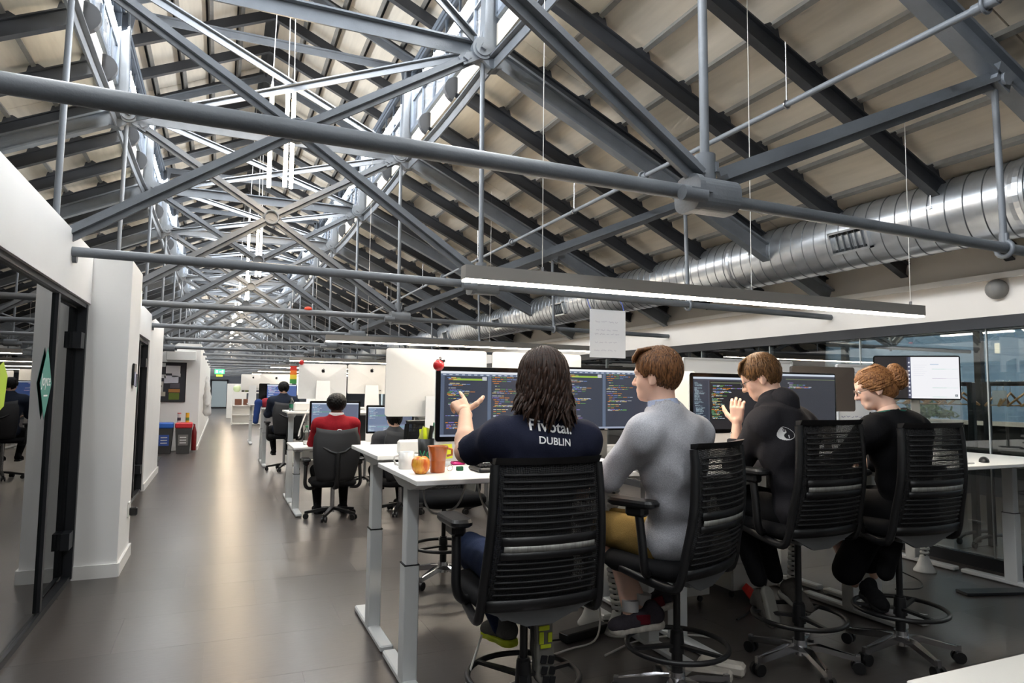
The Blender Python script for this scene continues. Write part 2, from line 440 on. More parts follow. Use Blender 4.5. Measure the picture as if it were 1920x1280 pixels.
# ---- trusses
CROSS = [(-.012,-.055),(.012,-.055),(.012,-.012),(.05,-.012),(.05,.012),(.012,.012),(.012,.055),(-.012,.055),(-.012,.012),(-.05,.012),(-.05,-.012),(-.012,-.012)]
def ibeam(w, h, t=.014): return [(-w/2,-h/2),(w/2,-h/2),(w/2,-h/2+t),(t/2,-h/2+t),(t/2,h/2-t),(w/2,h/2-t),(w/2,h/2),(-w/2,h/2),(-w/2,h/2-t),(-t/2,h/2-t),(-t/2,-h/2+t),(-w/2,-h/2+t)]
def tee(w, h, t=.016): return [(-w/2,h/2),(-w/2,h/2-t),(-t/2,h/2-t),(-t/2,-h/2),(t/2,-h/2),(t/2,h/2-t),(w/2,h/2-t),(w/2,h/2)]
TP = {}
def truss_meshes():
    V = Vector
    m = TP
    xl, xr = XL, XR
    m['tie'] = MB().cyl((-1.6, 0, ZT+.012), (xr-.11, 0, ZT), .034, n=16).mesh('tie_rod', M_steel)
    m['tie_r'] = MB().cyl((xr+.05, 0, ZT-.01), (XWR+.02, 0, ZT-.055), .030, n=14).mesh('tie_rod', M_steel)
    def nodebox(x, sg):
        b = MB()
        prof = rrect(.17, .15, .06, 6)
        b.prism(prof, (x-.11, 0, ZT-.005), (x+.11, 0, ZT-.005))
        b.prism(rrect(.185, .165, .06, 6), (x-.125, 0, ZT-.005), (x-.095, 0, ZT-.005))
        return b.mesh('node_box', M_steel)
    m['box_r'] = nodebox(xr, 1); m['box_l'] = nodebox(xl, -1)
    def sleeve(x):
        b = MB().cyl((x-.025, 0, ZT+.065), (x-.025, 0, ZT+.185), .047, n=18).cyl((x-.025, 0, ZT+.02), (x-.025, 0, ZT+.07), .035, n=14)
        b.box((x+.0, -.05, ZT+.12), (.014, .012, .045))
        return b.mesh('sleeve', M_steel)
    m['sl_r'] = sleeve(xr); m['sl_l'] = sleeve(xl)
    def pins(x):
        b = MB()
        b.cyl((x-.21, -.075, ZT-.03), (x-.09, -.075, ZT-.03), .033, n=14)
        b.box((x-.12, -.085, ZT-.012), (.11, .035, .012))
        m['pn2_'+('r' if x > XC else 'l')] = MB().cyl((x+.10, .03, ZT-.03), (x+.155, .03, ZT-.03), .032, n=14).box((x+.13, .01, ZT-.0), (.10, .03, .012)).mesh('cotter_pin', M_steel)
        return b.mesh('cotter_pin', M_steel)
        b.cyl((x+.10, .03, ZT-.03), (x+.155, .03, ZT-.03), .032, n=14)
        b.box((x+.15, .01, ZT+.01), (.10, .03, .012))
        return b.mesh('cotter_pin', M_steel)
    m['pin_r'] = pins(xr); m['pin_l'] = pins(xl)
    m['rod_r'] = MB().cyl((xr-.025, 0, ZT+.12), (xr-.04, 0, ZN), .021, n=12).mesh('hanger_rod', M_steel)
    m['rod_l'] = MB().cyl((xl+.025, 0, ZT+.12), (xl+.04, 0, ZN), .021, n=12).mesh('hanger_rod', M_steel)
    # X brace arms to the hub
    h = V((XC, 0, ZH))
    ends = [V((xl+.06, 0, ZT+.09)), V((xr-.07, 0, ZT+.09)), V((xr-.16, 0, ZN-.09)), V((xl+.16, 0, ZN-.09))]
    for i, e in enumerate(ends):
        d = (e-h).normalized()
        m['arm%d' % i] = MB().prism(CROSS, h+d*.075, e, up=(0, 1, 0)).mesh('brace_arm', M_steel)
    hb = MB()
    ring_o = [(h.x+.085*math.cos(a), h.z+.085*math.sin(a)) for a in [2*PI*i/28 for i in range(28)]]
    n = 28
    for (r0, r1, ya, yb) in ((.085, .067, -.055, .055),):
        vs = []
        for r, y in ((r0, ya), (r0, yb), (r1, yb), (r1, ya)):
            vs += [(h.x+r*math.cos(2*PI*i/n), y, h.z+r*math.sin(2*PI*i/n)) for i in range(n)]
        hb.add(vs, [(a*n+i, a*n+(i+1)%n, ((a+1)%4)*n+(i+1)%n, ((a+1)%4)*n+i) for a in range(4) for i in range(n)], True)
    hb.cyl((h.x, -.01, h.z), (h.x, .01, h.z), .068, n=28)
    hb.box((h.x-.012, -.012, h.z), (.010, .012, .05), RY(.35)).box((h.x+.006, -.012, h.z-.022), (.035, .012, .010), RY(.35))
    m['hub'] = hb.mesh('brace_hub', M_steel)
    m['collar'] = MB().prism(tee(.11, .13), (xl+.12, 0, ZN+.0), (xr-.12, 0, ZN+.0)).mesh('collar_beam', M_steel)
    def nodec(x, sg):
        b = MB().cyl((x-sg*.06, -.07, ZN), (x-sg*.06, .07, ZN), .095, n=22)
        b.cyl((x-sg*.06, -.085, ZN), (x-sg*.06, -.07, ZN), .07, n=22)
        b.box((x-sg*.06, -.095, ZN), (.045, .03, .045), RY(.4))
        b.poly([(x-sg*.06, -.06, ZN+.09), (x+sg*.10, -.06, ZN+.02), (x+sg*.12, -.06, ZN-.14), (x+sg*.02, -.06, ZN-.16), (x-sg*.1, -.06, ZN-.06)], (0, .12, 0))
        b.box((x-sg*.2, -.055, ZN-.10), (.05, .03, .05), RY(sg*.5))
        b.poly([(x-sg*.12, -.05, ZN-.02), (x-sg*.26, -.05, ZN-.09), (x-sg*.22, -.05, ZN-.17), (x-sg*.08, -.05, ZN-.09)], (0, .1, 0))
        return b.mesh('node_casting', M_steel)
    m['node_r'] = nodec(xr, 1); m['node_l'] = nodec(xl, -1)
    def raft(sg):
        p0 = slope_pt(sg, .08, 0, 0); p1 = slope_pt(sg, SLEN-.02, 0, 0)
        return MB().prism(ibeam(.10, .17, .02), p0, p1).mesh('principal_rafter', M_steel)
    m['raf_r'] = raft(1); m['raf_l'] = raft(-1)
    smid = SLEN*.535
    def strut(sg):
        p1 = slope_pt(sg, smid, -.06, 0); p0 = V(((XR+.06) if sg > 0 else (XL-.06), 0, ZT+.085))
        b = MB().prism(CROSS, p0, p1, up=(0, 1, 0))
        b.box(slope_pt(sg, smid, -.07, 0), (.13, .10, .14), RY(.43*sg))
        b.cyl(slope_pt(sg, smid, -.09, 0)+V((0, -.07, 0)), slope_pt(sg, smid, -.09, 0)+V((0, .07, 0)), .04, n=14)
        return b.mesh('strut', M_steel)
    m['st_r'] = strut(1); m['st_l'] = strut(-1)
    def rodo(sg):
        p = slope_pt(sg, smid, -.12, 0); b = MB().cyl(p, (p.x+sg*.03, 0, ZT-.04), .019, n=12)
        b.tube([(p.x+sg*.03, .045*math.cos(t), ZT-.04+.045*math.sin(t)) for t in [2*PI*i/14 for i in range(14)]], .014, 8, closed=True)
        b.prism(rrect(.05, .03, .01, 2), (p.x+sg*.03, 0, ZT+.0), (p.x+sg*.03, 0, ZT+.05))
        return b.mesh('hanger_rod', M_steel)
    m['ro_r'] = rodo(1); m['ro_l'] = rodo(-1)
    m['tie_l'] = MB().cyl((-1.6, 0, ZT+.012), (2*XC-XFOOT, 0, ZT-.04), .03, n=12).mesh('tie_rod', M_steel)
    def post(sg):
        x = XR if sg > 0 else XL
        b = MB().prism(ibeam(.12, .16, .018), (x+sg*.03, 0, ZN+.06), (x+sg*.06, 0, 5.5), up=(1, 0, 0))
        # flared foot and head
        for (za, zb, s1) in ((ZN+.05, ZN+.30, 1), (5.5, 5.22, 1)):
            b.poly([(x+sg*.03-.10, -.008, za), (x+sg*.03+.10, -.008, za), (x+sg*.03+.06, -.008, zb), (x+sg*.03-.06, -.008, zb)], (0, .016, 0))
        return b.mesh('lantern_post', M_steel)
    m['po_r'] = post(1); m['po_l'] = post(-1)
    b = MB()
    b.prism(tee(.09, .1), lantern_pt(1, 0, 0, 0), lantern_pt(1, LLEN-.1, 0, 0)); b.prism(tee(.09, .1), lantern_pt(-1, 0, 0, 0), lantern_pt(-1, LLEN-.1, 0, 0))
    m['lraf'] = b.mesh('lantern_rafter', M_steel)
    m['lcol'] = MB().prism(tee(.08, .09), (XL-.02, 0, 5.5), (XR+.02, 0, 5.5)).mesh('lantern_collar', M_steel)
truss_meshes()
ORD = ['', 'nearest', 'second', 'third', 'fourth', 'fifth', 'sixth', 'seventh', 'eighth', 'ninth', 'tenth', 'eleventh', 'twelfth', 'thirteenth', 'fourteenth', 'fifteenth', 'sixteenth', 'seventeenth', 'eighteenth']
def join_meshes(keys, name):
    b = MB()
    for k in keys:
        me = TP[k]; b.add([tuple(v.co) for v in me.vertices], [tuple(p.vertices) for p in me.polygons], False)
    me = b.mesh(name, M_steel); return me
ALLK = [k for k in TP]
FAR = None
for k in range(1, NT+1):
    lab = 'grey iron roof truss with crossed braces, %s from the camera' % ORD[k]
    if k <= 9:
        t = empty('roof_truss', (0, TY(k), 0), label=lab, cat='truss', group='roof trusses')
        for key in ALLK:
            if key in ('sl_r', 'pin_r', 'sl_l', 'pin_l', 'pn2_r', 'pn2_l'): continue
            if k > 1 and key == 'tie_l' and k > 5: continue
            o = inst(TP[key], TP[key].name, t)
            if key in ('box_r', 'box_l'):
                for s in ('sl_', 'pin_', 'pn2_'): inst(TP[s+key[-1]], TP[s+key[-1]].name, o)
    else:
        if FAR is None: FAR = join_meshes(ALLK, 'roof_truss')
        inst(FAR, 'roof_truss', None, (0, TY(k), 0), label=lab, cat='truss', group='roof trusses')
# longitudinal beams between the nodes and level bracing
bl = MB()
arc = [(0, 0), (.25, .03), (.5, .04), (.75, .03), (1, 0)]
for i in range(4):
    a, b_ = arc[i], arc[i+1]
    bl.prism(tee(.10, .11), (0, a[0]*BAY, -a[1]), (0, b_[0]*BAY, -b_[1]))
BL = bl.mesh('longitudinal_beam', M_steel)
for k in range(0, NT):
    for side, x in ((1, XR+.05), (-1, XL-.05)):
        inst(BL, 'longitudinal_beam', None, (x, TY(k), ZN-.1), label='grey tee beam linking truss nodes on the %s, bay %d from the camera' % ('right' if side > 0 else 'left', k+1), cat='beam', group='node beams')
    if k < 10:
        g = MB()
        g.prism(tee(.07, .07, .012), (XL+.12, .05, ZN+.01), (XR-.14, BAY-.05, ZN+.01)); 
        inst(g.mesh('wind_brace', M_steel), 'wind_brace', None, (0, TY(k), 0.06), label='%s level brace running away to the right' % (ORD[k+1]), cat='brace', group='level braces')
        g = MB(); g.prism(tee(.07, .07, .012), (XR-.14, .05, ZN-.03), (XL+.12, BAY-.05, ZN-.03))
        inst(g.mesh('wind_brace', M_steel), 'wind_brace', None, (0, TY(k), 0.0), label='%s level brace running away to the left' % (ORD[k+1]), cat='brace', group='level braces')

# ---- right hall wall: plaster over a dark head, glass below
wr = MB()
wr.box((XWR+.06, 24, 2.30), (.12, 66, .32))                     # beige upright band
wr.prism([(0, 0), (.35, .0), (.35, .75), (.22, .75)], (XWR, -9, 2.46), (XWR, 57, 2.46))
wr.build('wall_right', mat('white_plaster_wall', (226, 220, 212), .75, 0, .3, noise=.02, nscale=2), label='white plaster wall above the glass screen on the right', kind='structure')
MB().box((XWR+.02, 24, 2.475), (.10, 66, .05)).build('trim_5', M_plaster, label='rounded white ledge along the top of the right wall', kind='structure')
MB().box((XWR+.05, 24, 2.09), (.10, 66, .10)).build('trim_6', M_alu_frame, label='dark head channel over the right glass screen', kind='structure')
MB().box((XWR+.05, 24, .05), (.08, 66, .10)).build('baseboard_right', M_alu_frame, label='dark floor channel under the right glass screen', kind='structure')
M_gl = glass_mat('screen_glass', (222, 228, 228), .10)
gs = empty('wall_glass', (XWR+.05, 0, .1), kind='structure', label='clear frameless glass screen along the right side of the hall')
pm = MB().box((0, 0, .97), (.012, 1.24, 1.94)).mesh('pane', M_gl)
pj = MB().box((0, 0, .97), (.016, .012, 1.94)).mesh('glass_joint', mat('pale_joint', (165, 170, 170), .3))
for i in range(-3, 20):
    y = 2.45+i*1.25
    inst(pm, 'pane', gs, (0, y+.625, 0)); inst(pj, 'glass_joint', gs, (0, y, 0))
MB().box((0, 41, .97), (.012, 27, 1.94)).build('pane', M_gl, gs)

# ---- left partition: glass rooms
wl = MB()
def wbox(x0, x1, y0, y1, z0, z1): wl.box(((x0+x1)/2, (y0+y1)/2, (z0+z1)/2), (x1-x0, y1-y0, z1-z0))
ZW = 2.50
wbox(-1.20, XWL, -9, 6.07, 2.09, ZW)        # band over the first glass
wbox(-1.25, -.68, 6.07, 6.80, 0, 2.46)      # pier
wbox(-1.20, XWL, 6.80, 10.85, 2.12, ZW)      # band over the second glass
wbox(-1.20, XWL+.0, 10.85, 13.2, 0, ZW)      # solid wall
wbox(-4.8, -1.20, 13.1, 13.2, 0, ZW)
wl.build('wall_left', M_plaster, label='white partition wall with glass meeting room fronts', kind='structure')
bb = MB().box((-.67, 6.44, .05), (.018, .75, .10)).box((-.97, 6.06, .05), (.6, .018, .10)).box((XWL+.01, 12.03, .05), (.018, 2.35, .10))
bb.build('baseboard_left', M_white_lam, label='white skirting along the left partition', kind='structure')
M_lg = glass_mat('room_glass', (150, 160, 155), .16)
M_leaf = glass_mat('leaf_glass', (175, 186, 180), .10)
def glass_front(n, y0, y1, yd, lab):
    """fixed pane then a door leaf between yd and y1"""
    g = empty('window_%d' % n, (-1.0, 0, 0), kind='structure', label=lab)
    fr = MB()
    fr.box((0, (y0+y1)/2, 2.075), (.06, y1-y0, .04)).box((0, (y0+y1)/2, .02), (.05, y1-y0, .04))
    fr.box((0, y1-.025, 1.05), (.07, .05, 2.06)).box((0, y0+.02, 1.05), (.06, .04, 2.06))
    fr.build('window_frame', M_alu_frame, g)
    MB().box((0, yd, 1.05), (.05, .05, 2.0)).build('mullion', M_alu_frame, g)
    MB().box((0, (y0+yd)/2, 1.05), (.012, yd-y0, 2.02)).build('pane', M_lg, g)
    d = MB().box((-.03, (yd+y1)/2, 1.05), (.012, y1-yd-.08, 1.98)).build('door_leaf', M_leaf, g)
    hg = MB()
    for z in (.32, 1.80): hg.box((-.0, y1-.12, z), (.06, .14, .12))
    hg.build('hinge', M_alu_frame, d)
    return g
glass_front(50, 2.2, 6.07, 5.12, 'dark framed glass front with a door, meeting room nearest the camera')
glass_front(51, 6.80, 10.85, 9.95, 'dark framed glass front with a door, second meeting room')
# rooms behind
M_roomwall = mat('room_wall', (172, 174, 170), .8); M_curtain = mat('pale_blind', (186, 196, 190), .8, noise=.05, nscale=30, stretch=(1, 20, .3))
rm = MB()
rm.box((-4.4, 4, 1.25), (.1, 24, 2.5)).box((-2.8, 6.45, 1.25), (3.2, .1, 2.5)).box((-2.8, -2, 1.25), (3.2, .1, 2.5)).box((-2.82, 4, 2.45), (3.2, 24, .06))
rm.build('wall_rooms', M_roomwall, label='grey inner walls and lid of the meeting rooms', kind='structure')
M_dkfloor = mat('room_carpet', (66, 68, 68), .9)
MB().box((-2.72, 4, .006), (3.30, 24, .012)).build('floor_rooms', M_dkfloor, label='dark grey carpet inside the meeting rooms', kind='structure')

# block of rooms further down the corridor with the pinboard wall
wb = MB()
def wbx(x0, x1, y0, y1, z0, z1): wb.box(((x0+x1)/2, (y0+y1)/2, (z0+z1)/2), (x1-x0, y1-y0, z1-z0))
wbx(-4.8, -.46, 17.6, 17.75, 0, 2.50); wbx(-.60, -.46, 17.75, 34, 0, 2.50); wbx(-4.8, -.9, 34, 34.1, 0, 2.5); wbx(-4.8, -.9, 17.7, 34, 2.46, 2.5)
wb.build('wall_block', M_plaster, label='white end and side wall of the room block with the pinboard', kind='structure')
MB().box((-.45, 25.8, .05), (.02, 16.4, .1)).box((-2.6, 17.59, .05), (4.3, .02, .1)).build('baseboard_block', M_white_lam, label='white skirting of the room block', kind='structure')
# outer left wall, far gable end, added wall behind the camera
MB().box((2*XC-XFOOT-.2, 24, 1.4), (.12, 66, 3.0)).build('wall_outer_left', M_plaster, label='outer wall at the far left behind the rooms', kind='structure')
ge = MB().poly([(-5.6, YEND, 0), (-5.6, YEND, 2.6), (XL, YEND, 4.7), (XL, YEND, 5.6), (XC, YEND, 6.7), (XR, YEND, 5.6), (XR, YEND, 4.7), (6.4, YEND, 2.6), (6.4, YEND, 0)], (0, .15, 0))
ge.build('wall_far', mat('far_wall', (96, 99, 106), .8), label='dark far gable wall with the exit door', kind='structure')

MB().poly([(-5.6, -2.6, 0), (-5.6, -2.6, 2.6), (XL, -2.6, 4.9), (XL, -2.6, 5.6), (XC, -2.6, 6.7), (XR, -2.6, 5.6), (XR, -2.6, 4.9), (6.4, -2.6, 2.6), (6.4, -2.6, 0)], (0, -.15, 0)).build('wall_back_added', mat('added_back_wall', (190, 190, 190), .8), label='unseen plain wall added behind the camera to block and bounce light', kind='structure')  # unseen wall added to shut out light from behind and bounce some fill

rl = empty('added_room_light', (-2.6, 5.3, 2.36), label='added flat ceiling light brightening the first meeting room', cat='light')  # lamp added to brighten the room seen through the door glass
MB().box((0, 0, .03), (1.2, .3, .05)).build('light_housing', M_lightbody, rl); MB().box((0, 0, .0), (1.16, .26, .012)).build('diffuser', mat('added_room_diffuser', (255, 250, 240), .5, emit=1.4, ecol=(255, 246, 232)), rl)

# ================================================================== SERVICES
# ---- spiral duct along the right side
DX, DZ, DR = 5.38, 2.92, .285
DY0, DY1 = -2.4, 50.0
duct = empty('spiral_duct', (DX, DY0, DZ), label='large galvanised spiral ventilation duct hung along the right side', cat='duct')
MB().cyl((0, 0, 0), (0, DY1-DY0, 0), DR, n=48).build('duct_shell', M_zinc, duct)
sm = MB(); ringm = MB()
n = 40
pts = []
def seam_ring(mb, y, r, w, tilt=.0):
    vs = []
    for r_, dy in ((r, -w), (r+.006, 0), (r, w)):
        vs += [(r_*math.cos(2*PI*i/n), y+dy+tilt*math.cos(2*PI*i/n), r_*math.sin(2*PI*i/n)) for i in range(n)]
    mb.add(vs, [(a*n+i, a*n+(i+1)%n, (a+1)*n+(i+1)%n, (a+1)*n+i) for a in range(2) for i in range(n)], False)
y = .1
while y < 26:
    seam_ring(sm, y, DR+.0005, .006, .05); y += .14
sm.build('spiral_seam', M_zinc_dk, duct, kind='stuff')
cm = MB(); seam_ring(cm, 0, DR+.004, .035); cme = cm.mesh('duct_collar', M_zinc)
for y in [5.3+i*2.95 for i in range(-1, 13)]: inst(cme, 'duct_collar', duct, (0, y, 0))
# side grilles
M_dark = mat('grille_dark', (30, 31, 33), .7)
for i, y in enumerate((4.25, 9.9, 12.6, 16.0, 20)):
    g = empty('supply_grille', (DX, y, DZ), label='rectangular air grille on the duct, %s from the camera' % ORD[i+1], cat='grille', group='duct grilles')
    R = RY(-.30)
    def GP(a, b, c): return R @ Vector((a, b, c))
    f = MB()
    for (b0, c0, b1, c1) in ((0, .095, .40, .02), (0, -.095, .40, .02), (-.19, 0, .02, .21), (.19, 0, .02, .21)):
        f.box(GP(-DR-.012, b0, c0), (.05, b1, c1), R)
    f.build('grille_frame', M_zinc, g)
    MB().box(GP(-DR+.012, 0, 0), (.01, .36, .18), R).build('grille_opening', M_dark, g)
    bl2 = MB().box((0, 0, 0), (.03, .006, .17)).mesh('blade', M_zinc_dk)
    for j in range(5):
        inst(bl2, 'blade', g, GP(-DR-.004, -.13+.065*j, 0), (0, -.30, 0))
# hangers
hm = MB().cyl((0, 0, 0), (0, 0, .9), .006, n=6).box((0, 0, 0), (.05, .03, .02)).mesh('duct_hanger', M_chrome)
for i, y in enumerate((3.5, 5.5, 8.3, 11.2, 14)):
    inst(hm, 'duct_hanger', None, (DX-.28, y, DZ+.02), label='thin steel hanger beside the duct, %s from the camera' % ORD[i+1], cat='hanger', group='duct hangers')

# ---- sprinkler pipe under the right slope
SPX, SPZ = 3.30, 3.33
sp = empty('sprinkler_pipe', (SPX, 0, SPZ), label='thin grey sprinkler pipe running under the right roof slope', cat='pipe')
MB().cyl((0, -3, 0), (0, 40, 0), .019, n=10).build('pipe', M_steel, sp)
for k in range(0, 6):
    MB().cyl((0, TY(k)-.5, 0), (0, TY(k)-.38, 0), .027, n=10).tube([(.04*math.cos(t), TY(k)-.44, .04*math.sin(t)) for t in [2*PI*i/12 for i in range(12)]], .009, 6, closed=True).build('coupling', M_steel, sp)
    MB().cyl((0, TY(k)+.8, .02), (0, TY(k)+.8, .42), .006, n=6).tube([(.026*math.cos(t), TY(k)+.8, .026*math.sin(t)) for t in [2*PI*i/12 for i in range(12)]], .006, 6, closed=True).build('pipe_hanger', M_chrome, sp)
spl = empty('sprinkler_pipe', (2*XC-SPX+.9, 0, SPZ-.35), label='thin grey sprinkler pipe under the left roof slope', cat='pipe')
MB().cyl((0, 0, 0), (0, 40, 0), .02, n=10).build('pipe', M_steel, spl)

# ---- pendant clusters of glowing tubes along the ridge
M_cord = mat('pale_cord', (225, 222, 215), .6)
pend_t = MB().cyl((0, 0, 0), (0, 0, .97), .019, n=10).mesh('light_tube', M_tube)
pend_c = MB().cyl((0, 0, .97), (0, 0, 1.06), .020, .008, n=10).mesh('tube_cap', M_white_metal)
for i in range(0, 8):
    y = TY(2) + BAY/2 + i*2*BAY
    p = empty('pendant_light', (XC, y, 3.40), label='cluster of three hanging glowing tubes over the corridor, %s from the camera' % ORD[i+1], cat='pendant', group='ridge pendant lights')
    for j, (dx, dy, z) in enumerate([(-.11, .12, .0), (.035, .10, .02), (.097, .16, .03)]):
        t = inst(pend_t, 'light_tube', p, (dx, dy, z)); inst(pend_c, 'tube_cap', t)
        MB().cyl((dx, dy, z+1.05), (dx*.6, dy, 3.10), .004, n=5).build('cord', M_cord, p)

# ---- linear lights over the benches
bars = [(3.30, 1.14, 4.66), (8.25, 1.13, 4.95), (14.4, 1.27, 5.0), (19.0, 1.2, 5.0), (23.5, 1.1, 4.9), (28, 1.1, 4.9), (33, 1.1, 4.9)]
for i, (y, x0, x1) in enumerate(bars):
    zb = 2.035
    b = empty('linear_light', ((x0+x1)/2, y, zb), label='long grey linear light over the desks, %s from the camera' % ORD[i+1], cat='light', group='linear lights')
    L = x1-x0
    MB().box((0, 0, .036), (L, .075, .072)).build('light_housing', M_lightbody, b)
    MB().box((0, 0, -.004), (L-.01, .066, .012)).build('diffuser', M_led, b)
    for s in (-.37, .05, .47):
        MB().cyl((s*L, 0, .07), (s*L, 0, ZN+.33-zb-.467*max(0, (x0+x1)/2+s*L-XR)), .0025, n=5).build('cable', M_cord, b)
        MB().cyl((s*L, 0, .07), (s*L, 0, .10), .010, n=8).build('cable_grip', M_chrome, b)

# ================================================================== FURNITURE
# ---- sit-stand desks
def make_desk(x0, x1, y0, y1, z, label, legs=(True, True), group='sit-stand desks'):
    cx, cy = (x0+x1)/2, (y0+y1)/2
    d = empty('standing_desk', (cx, cy, 0), label=label, cat='desk', group=group)
    w, dp = x1-x0, y1-y0
    MB().box((0, 0, z-.0125), (w, dp, .025), bev=.003).build('tabletop', M_white_lam, d)
    MB().box((0, 0, z-.045), (w-.3, .06, .035)).build('crossbar', M_white_metal, d)
    for sx, on in ((-1, legs[0]), (1, legs[1])):
        if not on: continue
        x = sx*(w/2-.085)
        MB().poly([(x-.035, -dp/2+.05, z-.03), (x-.035, dp/2-.05, z-.03), (x-.035, .12, z-.085), (x-.035, -.10, z-.085)], (.07, 0, 0)).build('bracket', M_white_metal, d)
        zj = z*.56
        MB().box((x, 0, (z-.08+zj)/2), (.062, .082, z-.08-zj), bev=.004).build('leg_tube', M_white_metal, d)
        lg = MB().box((x, 0, (zj+.03)/2), (.075, .095, zj-.03), bev=.004).build('leg', M_white_metal, d)
        MB().box((x, 0, zj+.001), (.077, .097, .005)).build('collar', M_blackm, lg)
        MB().box((x, 0, .022), (.075, dp*.96, .035), bev=.008).build('foot', M_white_metal, d)
    return d
desks = [
 (.82, 2.42, 2.96, 3.77, 1.05, 'white standing desk with mugs, apple and black keyboard, nearest the corridor'),
 (2.45, 4.05, 2.96, 3.77, 1.02, 'white standing desk in front of the person in the dark hoodie'),
 (4.08, 5.80, 2.96, 3.77, .99, 'white standing desk by the glass screen with a black mouse on it'),
 (.82, 2.42, 3.79, 4.60, 1.085, 'white standing desk carrying the pale monitor backs, nearest the corridor'),
 (2.45, 4.05, 3.79, 4.60, 1.05, 'white standing desk behind the hooded person, facing away'),
 (4.08, 5.80, 3.79, 4.60, 1.0, 'white standing desk by the glass under the wide bright monitor'),
 (.79, 2.60, 8.10, 8.95, .79, 'low white desk in front of the person in red'),
 (2.63, 4.40, 8.10, 8.95, .79, 'low white desk to the right of the dark shirted person in the second bench'),
 (.79, 2.60, 9.00, 9.80, 1.17, 'raised white desk behind the person in red, carrying two pale monitor backs'),
 (2.63, 4.40, 9.00, 9.80, 1.10, 'raised white desk at the right of the second bench'),
 (.72, 2.40, 13.4, 14.2, 1.10, 'white desk of the person in dark blue in the third bench'),
 (.72, 2.40, 14.25, 15.0, 1.17, 'rear white desk of the third bench'),
 (2.45, 4.2, 13.4, 14.2, .95, 'white desk further right in the third bench'),
 (.70, 2.40, 19.0, 20.5, 1.05, 'white desk in the fourth bench by the corridor'),
 (2.45, 4.2, 19.0, 20.5, .95, 'white desk in the fourth bench, right of the corridor desk'),
 (1.3, 4.2, 25.0, 26.5, .95, 'long white desk beyond the open shelf unit'),
]
for d in desks: make_desk(*d)
# pale table corner at the lower right, close to the camera
tb = empty('side_table', (2.55, .86, 0), label='pale grey table with its corner at the lower right edge of the picture', cat='table')
MB().box((0, 0, .685), (1.7, .84, .03), bev=.004).build('tabletop', mat('pale_grey_laminate', (205, 204, 200), .4), tb)
for sx in (-1, 1):
    for sy in (-1, 1): MB().cyl((sx*.8, sy*.36, 0), (sx*.8, sy*.36, .67), .02, n=10).build('leg', M_white_metal, tb)

# ---- drafting chairs with ribbed mesh backs
def mesh_fabric():
    m = bpy.data.materials.new('chair_mesh'); m.use_nodes = True; nt = m.node_tree; b = nt.nodes['Principled BSDF']
    b.inputs['Base Color'].default_value = (.012, .012, .013, 1); b.inputs['Roughness'].default_value = .8
    tc = nt.nodes.new('ShaderNodeTexCoord'); mp = nt.nodes.new('ShaderNodeMapping'); mp.inputs['Rotation'].default_value = (0, .8, 0)
    ck = nt.nodes.new('ShaderNodeTexChecker'); ck.inputs['Scale'].default_value = 190
    mr = nt.nodes.new('ShaderNodeMath'); mr.operation = 'MULTIPLY_ADD'; mr.inputs[1].default_value = .72; mr.inputs[2].default_value = .28
    nt.links.new(tc.outputs['Object'], mp.inputs[0]); nt.links.new(mp.outputs[0], ck.inputs['Vector'])
    nt.links.new(ck.outputs['Fac'], mr.inputs[0]); nt.links.new(mr.outputs[0], b.inputs['Alpha'])
    return m
M_mesh = mesh_fabric()
M_rib = mat('rib_plastic', (24, 24, 26), .6)
M_frame = mat('chair_frame', (17, 17, 19), .42)
M_seat = mat('black_upholstery', (19, 19, 21), .9, 0, .2, noise=.15, nscale=120)
M_lumbar = mat('lumbar_band', (150, 150, 146), .45, .3, noise=.25, nscale=14, stretch=(8, 1, 1))
M_shell = mat('grey_shell', (108, 110, 112), .5)
BH = .585
def back_pt(u, v):
    """u -1..1 across, v 0..1 up; returns local offset from the back's bottom centre"""
    w = (.262-.034*v)
    y = -.20 - .06*v - .035*math.sin(v*PI) + .045*abs(u)**2
    return Vector((u*w, y, v*BH))
CH = {}
